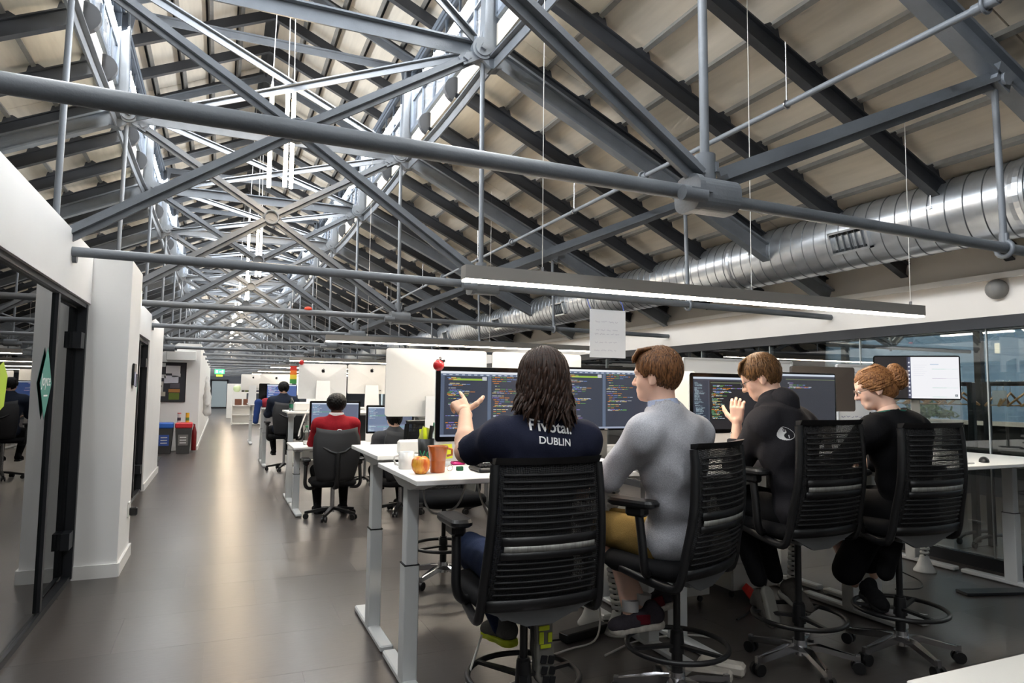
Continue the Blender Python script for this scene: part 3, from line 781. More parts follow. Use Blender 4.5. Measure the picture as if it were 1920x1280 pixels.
def chair_meshes():
    out = [back_pt(-1, .03), back_pt(-1, .2), back_pt(-1, .5), back_pt(-1, .8), back_pt(-1, .95), back_pt(-.95, .99), back_pt(-.5, 1), back_pt(0, 1), back_pt(.5, 1), back_pt(.95, .99), back_pt(1, .95), back_pt(1, .8), back_pt(1, .5), back_pt(1, .2), back_pt(1, .03)]
    for sgn in (-1, 1):
        sm = MB()
        path = catmull([(sgn*.235, .16, .0), (sgn*.25, .0, -.03), (sgn*.262, -.13, -.04), back_pt(sgn, .02)+Vector((0, -.01, 0)), back_pt(sgn, .2), back_pt(sgn, .5), back_pt(sgn, .8), back_pt(sgn, .97)], 4)
        n = len(path); vs = []
        for i, p in enumerate(path):
            t = (path[min(i+1, n-1)]-path[max(i-1, 0)]).normalized(); sd = Vector((1, 0, 0)); nr = t.cross(sd).normalized()
            a, b = (.019, .021)
            vs += [p+sd*a*math.cos(q)+nr*b*math.sin(q) for q in [2*PI*j/8 for j in range(8)]]
        sm.add(vs, [(i*8+j, i*8+(j+1)%8, (i+1)*8+(j+1)%8, (i+1)*8+j) for i in range(n-1) for j in range(8)], True)
        CH['frameL' if sgn < 0 else 'frameR'] = sm.mesh('back_frame', M_frame)
    top = MB(); pts = [back_pt(u, 1)+Vector((0, 0, -.004)) for u in [-1.02+2.04*i/12 for i in range(13)]]
    vs = []
    for p in pts: vs += [p+Vector((0, -.014, -.012)), p+Vector((0, .012, -.012)), p+Vector((0, .012, .010)), p+Vector((0, -.03, .016))]
    top.add(vs, [(i*4+j, i*4+(j+1)%4, (i+1)*4+(j+1)%4, (i+1)*4+j) for i in range(12) for j in range(4)]+[(0,1,2,3),(48,51,50,49)])
    CH['top'] = top.mesh('top_rail', M_frame)
    def sheet(v0, v1, name, m, off=0.0, th=.004, nu=10, nv=8, um=.95):
        b = MB(); vs = []
        for s in (0, 1):
            for i in range(nv+1):
                for j in range(nu+1):
                    p = back_pt(-um+2*um*j/nu, v0+(v1-v0)*i/nv); vs.append(p+Vector((0, off-(th if s == 0 else 0), 0)))
        N = (nu+1)*(nv+1); fs = []
        for i in range(nv):
            for j in range(nu):
                a = i*(nu+1)+j
                fs.append((a, a+1, a+nu+2, a+nu+1)); fs.append((N+a, N+a+nu+1, N+a+nu+2, N+a+1))
        for j in range(nu):
            fs.append((j+1, j, N+j, N+j+1)); a = nv*(nu+1)+j; fs.append((a, a+1, N+a+1, N+a))
        for i in range(nv):
            a = i*(nu+1); fs.append((a, a+nu+1, N+a+nu+1, N+a)); a += nu; fs.append((a+nu+1, a, N+a, N+a+nu+1))
        b.add(vs, fs, True); return b.mesh(name, m)
    CH['mesh'] = sheet(.03, .98, 'mesh_panel', M_mesh, 0, .003)
    CH['low'] = sheet(.0, .08, 'lower_band', M_frame, -.006, .012, nv=2)
    CH['lum'] = sheet(.405, .445, 'lumbar_strip', M_lumbar, -.012, .004, nv=2, um=.80)
    CH['lumA'] = sheet(.447, .505, 'lumbar_pad', M_frame, -.008, .008, nv=2, um=.84)
    CH['lumB'] = sheet(.355, .403, 'lumbar_pad', M_frame, -.008, .008, nv=2, um=.84)
    CH['ribs'] = []
    for v in (.115, .16, .20, .245, .285, .325, .545, .59, .635, .68, .725, .77, .815, .86, .905):
        CH['ribs'].append(sheet(v-.006, v+.006, 'rib', M_rib, -.004, .008, nv=1, um=.86))
    seat = MB(); prof = rrect(.50, .48, .11, 6)
    lay = [(0.90, -.055, 0), (1.0, -.03, 0), (1.0, .0, 0), (.93, .022, 0), (.6, .03, 0)]
    vs = []
    for s, z, _ in lay: vs += [(x*s, y*s+.06, z) for x, y in prof]
    n = len(prof)
    fs = [(a*n+i, a*n+(i+1)%n, (a+1)*n+(i+1)%n, (a+1)*n+i) for a in range(len(lay)-1) for i in range(n)] + [tuple(range(n))[::-1], tuple(range((len(lay)-1)*n, len(lay)*n))]
    CH['seat'] = seat.add(vs, fs, True).mesh('seat', M_seat)
    CH['shell'] = MB().poly([(-.17, -.16, -.045), (.17, -.16, -.045), (.14, .10, -.045), (-.14, .10, -.045)], (0, 0, -.02)).poly([(-.24, -.175, -.02), (.24, -.175, -.02), (.06, -.155, -.10), (-.06, -.155, -.10)], (0, .02, 0)).mesh('seat_shell', M_shell)
    for sgn, key in ((-1, 'armL'), (1, 'armR')):
        b = MB(); b.tube(catmull([(sgn*.20, .02, -.045), (sgn*.27, .0, -.045), (sgn*.305, -.01, .0), (sgn*.305, .0, .10), (sgn*.30, .02, .22), (sgn*.30, .03, .245)], 5), .020, 10)
        b.box((sgn*.30, .03, .235), (.06, .10, .05), bev=.012)
        CH[key] = b.mesh('armrest', M_frame)
        p = MB(); pr = rrect(.092, .25, .035, 5); vs = []
        for s, z in ((.86, .252), (1, .262), (1, .274), (.9, .285)): vs += [(sgn*.30+x*s, .05+y*s, z) for x, y in pr]
        n = len(pr); p.add(vs, [(a*n+i, a*n+(i+1)%n, (a+1)*n+(i+1)%n, (a+1)*n+i) for a in range(3) for i in range(n)]+[tuple(range(n))[::-1], tuple(range(3*n, 4*n))])
        CH[key+'p'] = p.mesh('arm_pad', M_frame)
    CH['ring'] = MB().tube([(.235*math.cos(t), .235*math.sin(t), .27) for t in [2*PI*i/40 for i in range(40)]], .0125, 8, closed=True).mesh('foot_ring', M_frame)
    CH['spoke'] = MB().poly([(.02, -.018, .262), (.232, -.009, .266), (.232, .009, .266), (.02, .018, .262)], (0, 0, .014)).mesh('ring_spoke', M_frame)
    CH['hubc'] = MB().cyl((0, 0, .235), (0, 0, .33), .036, .03, n=16).mesh('ring_hub', M_frame)
    CH['leg'] = MB().poly([(.02, -.026, .125), (.10, -.022, .125), (.295, -.011, .085), (.295, .011, .085), (.10, .022, .125), (.02, .026, .125)], (0, 0, -.028)).box((.285, 0, .075), (.022, .022, .04)).mesh('base_leg', M_chrome)
    c = MB()
    for s in (-1, 1): c.cyl((.285, s*.010, .032), (.285, s*.028, .032), .031, n=16)
    c.box((.285, 0, .045), (.03, .024, .035), bev=.006)
    CH['cast'] = c.mesh('caster', M_black)
    CH['hub'] = MB().cyl((0, 0, .075), (0, 0, .15), .045, .036, n=18).mesh('base_hub', M_chrome)
chair_meshes()
def make_chair(x, y, zb, rz, rb, label, name='drafting_chair', ring=True, group='mesh backed drafting chairs', m=None):
    c = empty(name, (x, y, 0), rz, label=label, cat='chair', group=group)
    def up(key, nm=None): return inst(CH[key], CH[key].name, c, (0, 0, zb))
    up('frameL'); up('frameR'); up('top'); mp = up('mesh'); up('low'); up('lum'); up('lumA'); up('lumB')
    for r in CH['ribs']: inst(r, 'rib', mp)
    inst(CH['seat'], 'seat', c, (0, 0, zb+.03)); inst(CH['shell'], 'seat_shell', c, (0, 0, zb+.02))
    for k in ('armL', 'armR'):
        a = inst(CH[k], 'armrest', c, (0, 0, zb+.05)); inst(CH[k+'p'], 'arm_pad', a)
    MB().cyl((0, .0, .07), (0, .0, .34), .026, n=14).cyl((0, 0, .33), (0, 0, zb-.02), .017, n=12).build('column', M_black, c)
    if ring:
        rg = inst(CH['ring'], 'foot_ring', c); inst(CH['hubc'], 'ring_hub', rg)
        for i in range(3): inst(CH['spoke'], 'ring_spoke', rg, rot=(0, 0, rb+2*PI*i/3))
    inst(CH['hub'], 'base_hub', c)
    for i in range(5):
        l = inst(CH['leg'], 'base_leg', c, rot=(0, 0, rb+.3+2*PI*i/5)); inst(CH['cast'], 'caster', l)
    return c
make_chair(1.215, 2.66, .60, .0, .1, 'black mesh backed drafting chair under the person in the navy shirt')
make_chair(2.03, 2.70, .64, .42, .5, 'black mesh backed drafting chair under the person in the grey sweater')
make_chair(2.905, 2.80, .73, .06, .25, 'black mesh backed drafting chair under the person in the hoodie')
make_chair(3.545, 2.69, .715, -.02, .35, 'black mesh backed drafting chair under the red haired person')
make_chair(1.62, 5.05, .62, PI+.15, .2, 'black drafting chair on the far side of the nearest bench, seen under the desk')
make_chair(2.75, 5.15, .62, PI-.3, .7, 'black drafting chair on the far side, behind the grey sweater person')

# ---- task chairs with moulded backs
def task_chair(x, y, zs, rz, label):
    c = empty('task_chair', (x, y, 0), rz, label=label, cat='chair', group='moulded back task chairs')
    b = MB(); nu, nv = 12, 12; vs = []
    for s in (0, 1):
        for i in range(nv+1):
            v = i/nv
            wv = .20 + .06*math.sin(min(1, v*1.15)*PI*.72) - (.02 if v > .9 else 0)
            for j in range(nu+1):
                u = -1+2*j/nu
                z = v*.58 + (.03*(u*u-.6) if v > .8 else 0)
                vs.append((u*wv, -.20-.05*v-.05*math.sin(v*PI)+.07*u*u-(.02 if s == 0 else 0), z))
    N = (nu+1)*(nv+1); fs = []
    for i in range(nv):
        for j in range(nu):
            a = i*(nu+1)+j; fs.append((a, a+1, a+nu+2, a+nu+1)); fs.append((N+a, N+a+nu+1, N+a+nu+2, N+a+1))
    for j in range(nu):
        fs.append((j+1, j, N+j, N+j+1)); a = nv*(nu+1)+j; fs.append((a, a+1, N+a+1, N+a))
    for i in range(nv):
        a = i*(nu+1); fs.append((a, a+nu+1, N+a+nu+1, N+a)); a += nu; fs.append((a+nu+1, a, N+a, N+a+nu+1))
    b.add(vs, fs, True); b.build('backrest', mat('graphite_shell', (40, 40, 42), .6), c, (0, 0, zs+.02))
    MB().tube([(0, -.12, -.06), (0, -.25, -.04), (0, -.29, .05), (0, -.305, .30), (-.0, -.30, .34)], .028, 8).tube([(-.19, -.24, .42), (-.08, -.30, .35), (0, -.31, .33), (.08, -.30, .35), (.19, -.24, .42)], .014, 8).build('spine', M_frame, c, (0, 0, zs))
    inst(CH['seat'], 'seat', c, (0, 0, zs))
    for k in ('armL', 'armR'):
        a = inst(CH[k], 'armrest', c, (0, 0, zs-.03)); inst(CH[k+'p'], 'arm_pad', a)
    MB().cyl((0, 0, .07), (0, 0, zs-.04), .024, n=12).build('column', M_chrome, c)
    bl_ = MB().poly([(.02, -.028, .13), (.10, -.024, .12), (.30, -.013, .085), (.30, .013, .085), (.10, .024, .12), (.02, .028, .13)], (0, 0, -.03)).mesh('base_leg', M_black)
    for i in range(5):
        l = inst(bl_, 'base_leg', c, rot=(0, 0, .5+2*PI*i/5)); inst(CH['cast'], 'caster', l)
    return c
task_chair(1.22, 7.95, .42, .0, 'black moulded back task chair under the person in red')
task_chair(2.02, 8.0, .38, .0, 'black moulded back task chair under the dark shirted person behind the pale monitor')
task_chair(1.10, 12.9, .62, .1, 'black moulded back task chair under the person in dark blue further away')
task_chair(2.1, 10.6, .5, PI, 'empty black task chair on the far side of the second bench')
task_chair(3.0, 7.7, .45, .3, 'empty black task chair in the second bench seen through the desk legs')

# ================================================================== PEOPLE
def rc(p0, r0, p1, r1): return ('rc', np.array(p0, float), r0, np.array(p1, float), r1)
def cc(p0, r0, p1, r1): return ('cc', np.array(p0, float), r0, np.array(p1, float), r1)   # flat cut at p1
def el(c, r, R=None): return ('el', np.array(c, float), np.array(r, float), np.eye(3) if R is None else np.array(R, float))
def prim_bounds(p):
    if p[0] in ('rc', 'cc'):
        r = max(p[2], p[4]); return np.minimum(p[1], p[3])-r, np.maximum(p[1], p[3])+r
    r = p[2].max(); return p[1]-r, p[1]+r
def prim_sdf(p, P):
    if p[0] in ('rc', 'cc'):
        a, r0, b, r1 = p[1:]; ab = b-a; L2 = ab@ab; t = np.clip(((P-a)@ab)/max(L2, 1e-9), 0, 1)
        d = np.linalg.norm(P-a-t[..., None]*ab, axis=-1)-(r0+(r1-r0)*t)
        if p[0] == 'cc': d = np.maximum(d, ((P-b)@ab)/math.sqrt(L2))
        return d
    q = (P-p[1])@p[3]; k0 = np.linalg.norm(q/p[2], axis=-1); k1 = np.linalg.norm(q/p[2]**2, axis=-1)
    return k0*(k0-1)/np.maximum(k1, 1e-9)
def surface_nets(F, org, h):
    ins = F < 0
    c = [ins[i:ins.shape[0]-1+i, j:ins.shape[1]-1+j, k:ins.shape[2]-1+k] for i in (0, 1) for j in (0, 1) for k in (0, 1)]
    cnt = sum(x.astype(np.int8) for x in c); act = (cnt > 0) & (cnt < 8)
    idx = -np.ones(act.shape, int); cells = np.argwhere(act); idx[act] = np.arange(len(cells))
    pos = np.zeros((len(cells), 3)); n = np.zeros(len(cells))
    I, J, K = cells.T
    corner = lambda o: F[I+o[0], J+o[1], K+o[2]]
    co = [(i, j, k) for i in (0, 1) for j in (0, 1) for k in (0, 1)]
    for a in co:
        for ax in range(3):
            if a[ax] == 0:
                b = list(a); b[ax] = 1; fa, fb = corner(a), corner(b); m = (fa < 0) != (fb < 0)
                t = np.where(m, fa/np.where(m, fa-fb, 1), 0)
                p = np.tile(np.array(a, float), (len(cells), 1)); p[:, ax] += t
                pos += p*m[:, None]; n += m
    V = (pos/n[:, None]+cells)*h+org
    quads = []
    for ax in range(3):
        sl0 = [slice(None)]*3; sl1 = [slice(None)]*3; sl0[ax] = slice(0, -1); sl1[ax] = slice(1, None)
        ch = ins[tuple(sl0)] != ins[tuple(sl1)]; o1, o2 = (ax+1) % 3, (ax+2) % 3
        e = np.argwhere(ch); e = e[(e[:, o1] > 0) & (e[:, o2] > 0) & (e[:, o1] < act.shape[o1]) & (e[:, o2] < act.shape[o2])]
        if not len(e): continue
        def at(d1, d2):
            q = e.copy(); q[:, o1] -= d1; q[:, o2] -= d2; return idx[q[:, 0], q[:, 1], q[:, 2]]
        Q = np.stack([at(1, 1), at(0, 1), at(0, 0), at(1, 0)], 1)
        flip = ~ins[e[:, 0], e[:, 1], e[:, 2]]; Q[flip] = Q[flip][:, ::-1]
        quads.append(Q)
    return V, np.concatenate(quads)
def sdf_eval(prims, P_shape_org_h, k, sub=(), post=None):
    (shape, org, h) = P_shape_org_h
    F = np.full(shape, 9.0)
    ax = [org[i]+h*np.arange(shape[i]) for i in range(3)]
    def window(lo, hi, pad):
        s = []
        for i in range(3):
            a = max(0, int((lo[i]-pad-org[i])/h)); b = min(shape[i], int((hi[i]+pad-org[i])/h)+2); s.append((a, b))
        return s
    for lst, mode in ((prims, 0), (sub, 1)):
        for p in lst:
            kk = k
            if isinstance(p, list): p, kk = p
            lo, hi = prim_bounds(p); w = window(lo, hi, kk+3*h)
            if any(b <= a for a, b in w): continue
            G = np.stack(np.meshgrid(*[ax[i][w[i][0]:w[i][1]] for i in range(3)], indexing='ij'), -1)
            d = prim_sdf(p, G); sl = tuple(slice(a, b) for a, b in w); f = F[sl]
            if mode == 0:
                hh = np.maximum(kk-np.abs(f-d), 0)/max(kk, 1e-9); F[sl] = np.minimum(f, d)-hh*hh*kk/4
            else: F[sl] = np.maximum(f, -d)
    if post is not None:
        G = np.stack(np.meshgrid(*ax, indexing='ij'), -1); F = post(F, G)
    return F
def sdf_mesh(prims, h=.01, k=.03, sub=(), post=None, pad=None):
    raw = [p[0] if isinstance(p, list) else p for p in prims]
    lo = np.min([prim_bounds(p)[0] for p in raw], 0)-k-4*h; hi = np.max([prim_bounds(p)[1] for p in raw], 0)+k+4*h
    shape = tuple(int(math.ceil((hi[i]-lo[i])/h))+1 for i in range(3))
    F = sdf_eval(prims, (shape, lo, h), k, sub, post)
    return surface_nets(F, lo, h)
def np_obj(name, parts, m, parent=None, smooth=True, **kw):
    vs, fs, o = [], [], 0
    for V, Q in parts: vs.append(V); fs.append(Q+o); o += len(V)
    V = np.concatenate(vs); Q = np.concatenate(fs)
    me = bpy.data.meshes.new(name); me.from_pydata(V.tolist(), [], Q.tolist())
    me.polygons.foreach_set('use_smooth', [smooth]*len(me.polygons)); me.materials.append(m); me.update()
    ob = bpy.data.objects.new(name, me); COL.objects.link(ob); ob.parent = parent
    return tag(ob, **kw)
def smooth_vq(V, Q, it=2, lam=.5):
    n = len(V)
    for _ in range(it):
        S = np.zeros_like(V); c = np.zeros(n)
        for a in range(4):
            i, j = Q[:, a], Q[:, (a+1) % 4]
            np.add.at(S, i, V[j]); np.add.at(c, i, 1); np.add.at(S, j, V[i]); np.add.at(c, j, 1)
        V = V+lam*(S/np.maximum(c, 1)[:, None]-V)
    return V
def frame(fwd, up=(0, 0, 1)):
    """columns: right, forward, up"""
    f = Vector(fwd).normalized(); u = Vector(up); r = f.cross(u).normalized(); u = r.cross(f)
    return np.array([[r[i], f[i], u[i]] for i in range(3)])
def skin_mat(name, col):
    m = mat(name, col, .55, 0, .35, noise=.05, nscale=14)
    b = m.node_tree.nodes['Principled BSDF']; b.inputs['Subsurface Weight'].default_value = .12
    b.inputs['Subsurface Radius'].default_value = (.012, .005, .003)
    return m
M_skin = skin_mat('fair_skin', (222, 178, 152)); M_skin2 = skin_mat('pale_skin', (232, 190, 168)); M_skin_dk = skin_mat('deep_skin', (92, 62, 46))
def cloth(name, col, ns=160, nz=.10): return mat(name, col, .88, 0, .15, noise=nz, nscale=ns, bump=.3, bscale=ns*1.5)
def hair_mat(name, c0, c1):
    m = bpy.data.materials.new(name); m.use_nodes = True; nt = m.node_tree; b = nt.nodes['Principled BSDF']
    lin = lambda c: [(v/255)**2.2 for v in c]
    tc = nt.nodes.new('ShaderNodeTexCoord'); mp = nt.nodes.new('ShaderNodeMapping'); mp.inputs['Scale'].default_value = (90, 90, 12)
    n = nt.nodes.new('ShaderNodeTexNoise'); n.inputs['Scale'].default_value = 2.2; n.inputs['Detail'].default_value = 3
    r = nt.nodes.new('ShaderNodeValToRGB'); r.color_ramp.elements[0].position = .35; r.color_ramp.elements[1].position = .68
    r.color_ramp.elements[0].color = (*lin(c0), 1); r.color_ramp.elements[1].color = (*lin(c1), 1)
    nt.links.new(tc.outputs['Object'], mp.inputs[0]); nt.links.new(mp.outputs[0], n.inputs['Vector']); nt.links.new(n.outputs['Fac'], r.inputs[0]); nt.links.new(r.outputs[0], b.inputs['Base Color'])
    bp = nt.nodes.new('ShaderNodeBump'); bp.inputs['Strength'].default_value = .6; bp.inputs['Distance'].default_value = .004
    nt.links.new(n.outputs['Fac'], bp.inputs['Height']); nt.links.new(bp.outputs[0], b.inputs['Normal'])
    b.inputs['Roughness'].default_value = .5; b.inputs['Specular IOR Level'].default_value = .28
    return m
def head_prims(c, R, s=1.0, jaw=1.0):
    L = lambda x, y, z: np.array(c)+R@(np.array((x, y, z))*s)
    E = lambda p, r: el(L(*p), np.array(r)*s, R)
    pr = [E((0, -.012, .022), (.074, .094, .096)), E((0, .03, -.045), (.058*jaw, .062, .068)), [rc(L(-.02, .062, -.092), .020*s, L(.02, .062, -.092), .020*s), .03],
          E((0, .055, .035), (.058, .038, .045)), [E((.036, .058, -.028), (.024, .022, .028)), .02], [E((-.036, .058, -.028), (.024, .022, .028)), .02],
          [rc(L(0, .088, .012), .008*s, L(0, .110, -.030), .012*s), .012], [rc(L(-.012, .098, -.034), .007*s, L(.012, .098, -.034), .007*s), .008],
          [rc(L(-.018, .088, -.060), .006*s, L(.018, .088, -.060), .006*s), .006], [rc(L(-.016, .086, -.071), .007*s, L(.016, .086, -.071), .007*s), .006],
          [rc(L(-.045, .080, .022), .008*s, L(.045, .080, .022), .008*s), .02]]
    for sx in (-1, 1):
        pr.append([E((sx*.076, -.012, -.012), (.008, .022, .032)), .006]); pr.append([rc(L(sx*.082, -.02, .012), .006*s, L(sx*.078, -.004, -.038), .007*s), .006])
    sub = [E((sx*.032, .092, .004), (.016, .010, .010)) for sx in (-1, 1)]
    return pr, sub
def head_mesh(c, R, neck, s=1.0, jaw=1.0, rn=.056):
    pr, sub = head_prims(c, R, s, jaw)
    L = lambda x, y, z: np.array(c)+R@(np.array((x, y, z))*s)
    pr.append([rc(L(0, -.028, -.05), rn*.96, neck, rn*1.06), .03])
    V, Q = sdf_mesh(pr, .0052, .03, sub); return smooth_vq(V, Q, 1), Q
def eyes(c, R, parent, s=1.0, col=(70, 60, 50)):
    L = lambda x, y, z: Vector(np.array(c)+R@(np.array((x, y, z))*s))
    for sx in (-1, 1):
        e = MB().sphere(L(sx*.032, .079, .004), .0125*s, 12, 8).build('eye', mat('eye_white', (225, 220, 215), .2), parent)
        MB().sphere(L(sx*.032, .0855, .004), .0068*s, 10, 6).build('iris', mat('eye_dark', (40, 30, 26), .2), e)
def hand_prims(w, d, nrm, side, curl, spread=1.0, thumb=(.6, .3), s=1.0):
    """w wrist, d finger direction, nrm back-of-hand normal, side +1: thumb on +cross side"""
    d = Vector(d).normalized(); n = Vector(nrm); n = (n-d*n.dot(d)).normalized(); t = d.cross(n).normalized()*side
    W = Vector(w); P = lambda a, b, c: W+d*a*s+t*b*s+n*c*s
    pr = [rc(P(-.02, 0, 0), .026*s, P(.015, 0, 0), .027*s)]
    for b in (-.028, -.010, .010, .027): pr.append(rc(P(.02, b*.7, 0), .015*s, P(.085, b, 0), .0125*s))
    ln = [(.036, .022, .018), (.042, .027, .020), (.046, .030, .021), (.040, .025, .020)]
    for i, b in enumerate((-.031, -.0105, .0105, .031)):
        p = P(.086 + (.004 if i in (1, 2) else 0), b, 0); a = 0.0; cu = curl[i]
        for j, l in enumerate(ln[i]):
            a += cu*(.8 if j == 0 else 1.0)
            dd = (d*math.cos(a)-n*math.sin(a)+t*(b*1.2*spread)).normalized()
            q = p+dd*l*s; r = (.0098-.0011*j)*s; pr.append([rc(p, r, q, r-.001*s), .004]); p = q
    p = P(.022, .026, -.006); td = (d*thumb[0]+t*.75-n*thumb[1]).normalized()
    for j, l in enumerate((.042, .034, .028)):
        q = p+td*l*s; pr.append([rc(p, (.0145-.002*j)*s, q, (.0130-.002*j)*s), .006]); p = q; td = (td+d*.35-n*.15).normalized()
    return pr
def hand_mesh(*a, **k):
    V, Q = sdf_mesh(hand_prims(*a, **k), .0038, .010); return V, Q
def wrinkles(amp, f, seed, ax=(1, 1, 1)):
    r = np.random.default_rng(seed); D = r.normal(size=(7, 3))*np.array(ax); D /= np.linalg.norm(D, axis=1)[:, None]; ph = r.uniform(0, 6.28, 7); fr = f*r.uniform(.6, 1.7, 7)
    def post(F, G):
        near = np.abs(F) < .03; P = G[near]; w = np.zeros(len(P))
        wp = P+.02*np.sin(P[:, [1, 2, 0]]*17)
        for i in range(7): w += np.abs(np.sin((wp@D[i])*fr[i]+ph[i]))
        F[near] += amp*(w/7-.64)*2
        return F
    return post
def locks_mesh(L, n=6, flat=.55):
    """list of (pts, radius list) -> tube locks"""
    b = MB()
    for pts, rr in L: b.tube(pts, rr, n)
    return b
def cap_locks(c, R, s, count, seed, crown=(0, -.03, .115), spread=1.0, rad=(.092, .108, .108), off=(0, -.012, .022), lmin=.10, lmax=.17, rl=.009, face_y=.055, part=0.0, wave=.004, low=-.085, skip_face=True):
    """short locks lying on the skull, combed outward from the crown"""
    r = np.random.default_rng(seed); out = []; c = np.array(c); off = np.array(off); rad = np.array(rad)
    for i in range(count):
        ang = r.uniform(0, 2*PI); th0 = abs(r.normal(0, .75))+.05
        th0 = min(th0, 1.9)
        L = r.uniform(lmin, lmax); nseg = 6; pts = []; ok = True
        for j in range(nseg+1):
            th = th0+(L/.10)*j/nseg; a = ang+part*th*.3+.15*math.sin(3*th+i)
            lift = 1.0+.03*math.sin(j*1.3+i)*(j/nseg)+.02*r.uniform(-1, 1)
            q = np.array((math.sin(a)*math.sin(th), math.cos(a)*math.sin(th), math.cos(th)))
            q = off+rad*q*lift
            if skip_face and (q[1]*.75-q[2]*.66 > .035+.0 or (q[1] > -.035 and q[2] < -.005) or q[2] < low):
                break
            pts.append(Vector(c+R@(q*s)))
        if len(pts) < 3: continue
        m = len(pts); out.append((pts, [rl*s*(.55+.45*math.sin(PI*min(1, (k+.6)/m)))*(1 if k < m-1 else .25) for k in range(m)]))
    return out
def short_cap(c, R, s=1.0, rad=(.084, .103, .104), off=(0, -.016, .028), hl=.024, ear=True, low=-.085, amp=.003, seed=1):
    c = np.array(c); L = lambda x, y, z: c+R@(np.array((x, y, z))*s)
    sub = [el(L(sx*.085, .0, -.025), np.array((.03, .026, .036))*s, R) for sx in (-1, 1)] if ear else []
    rr = np.random.default_rng(seed); D = rr.normal(size=(6, 2))
    def post(F, G):
        q = ((G-c)@R)/s
        pl = (q[..., 1]*.75-q[..., 2]*.66-hl)*s
        F = np.maximum(F, pl); F = np.maximum(F, (low-q[..., 2])*s)
        F = np.maximum(F, np.minimum(q[..., 1]+.028, -.006-q[..., 2])*s)
        a = np.arctan2(q[..., 0], q[..., 1]); w = np.sin(a*23+q[..., 2]*30)+np.sin(a*41-q[..., 2]*55+1.3)
        return F+amp*w*.5
    return sdf_mesh([el(L(*off), np.array(rad)*s, R)], .006, .01, sub, post)
def mb_parts(mb):
    return mb
def add_locks(ob, L, m):
    b = locks_mesh(L, 6); me = ob.data
    o = len(me.vertices); vs = [tuple(v.co) for v in me.vertices]+b.v; fs = [tuple(p.vertices) for p in me.polygons]+[tuple(i+o for i in f) for f in b.f]
    n2 = bpy.data.meshes.new('hair'); n2.from_pydata(vs, [], fs); n2.polygons.foreach_set('use_smooth', [True]*len(fs)); n2.materials.append(m); n2.update(); ob.data = n2
def torso_prims(J, s=1.0, g=0.0, slim=1.0):
    """pelvis -> chest -> shoulders; g grows the surface (clothing ease)"""
    pe, ch, nb = np.array(J['pelvis']), np.array(J['chest']), np.array(J['neck']); sl, sr = np.array(J['shL']), np.array(J['shR'])
    up = (nb-pe)/np.linalg.norm(nb-pe); lat = (sr-sl)/np.linalg.norm(sr-sl); fw = np.cross(up, lat); fw /= np.linalg.norm(fw); lat = np.cross(fw, up)
    R = np.stack([lat, fw, up], 1); w = J.get('w', 1.0)
    waist = pe*.5+ch*.5; pr = [el(pe, (.165*w+g, .125*w+g, .12+g), R), el(waist, (.140*w*slim+g, .105*w+g, .15+g), R), el(ch, (.158*w+g, .115*w+g, .17+g), R),
        el(ch*.45+nb*.55+fw*-.01, (.165*w+g, .10*w+g, .10+g), R)]
    for p in (sl, sr):
        pr.append(rc(nb-up*.03, .062+g, p, .062+g)); pr.append(el(p-up*.02, (.066+g, .066+g, .07+g), R))
        pr.append([rc(p*.5+nb*.5-up*.1, .075+g, ch*.6+p*.4-up*.05, .08+g), .05])
    pr.append([rc(nb-up*.06, .07+g, nb+up*.015, .060+g), .05])
    return pr, R
def leg_prims(J, g=0.0, th=1.0, calf=True):
    pr = []
    for s in 'LR':
        h, k, a = np.array(J['hip'+s]), np.array(J['knee'+s]), np.array(J['ank'+s])
        pr.append(rc(h, (.085*th)+g, k, .060*th+g))
        if calf:
            m = k*.65+a*.35; pr.append(rc(k, .058*th+g, m, .054*th+g)); pr.append(rc(m, .054*th+g, a, .036*th+g))
    return pr
def arm_prims(J, g=0.0, s=1.0, fore=True):
    pr = []
    for q in 'LR':
        a, e, w = np.array(J['sh'+q]), np.array(J['el'+q]), np.array(J['wr'+q])
        pr.append(rc(a, .050*s+g, e, .040*s+g))
        if fore: pr.append(rc(e, .041*s+g, e*.7+w*.3, .040*s+g)); pr.append(rc(e*.7+w*.3, .040*s+g, w, .027*s+g))
    return pr
def shoe(name, heel, toe, up, m_up, m_sole, parent, w=.047, extra=None):
    h, t = np.array(heel, float), np.array(toe, float); d = (t-h)/np.linalg.norm(t-h); u = np.array(up, float); u = u-d*(u@d); u /= np.linalg.norm(u); L = np.linalg.norm(t-h)
    R = np.stack([np.cross(d, u), d, u], 1)
    V, Q = sdf_mesh([rc(h+u*.045, .040, h+d*L*.5+u*.035, .040), rc(h+d*L*.5+u*.032, .042, t-d*.04+u*.022, .036), rc(h+u*.05, .038, h+u*.085+d*.02, .036), el(t-d*.05+u*.02, (.044, .06, .028), R)], .007, .02,
        post=lambda F, G: np.maximum(F, -((G-h)@u)+.004))
    s = np_obj(name, [(V, Q)], m_up, parent)
    V2, Q2 = sdf_mesh([rc(h+d*.0+u*.0, .042, h+d*L*.5, .036), rc(h+d*L*.5, .036, t-d*.045, .046)], .007, .03, post=lambda F, G: np.maximum(np.maximum(F, ((G-h)@u)-.016), -((G-h)@u)-.016))
    np_obj('sole', [(V2, Q2)], m_sole, s)
    return s
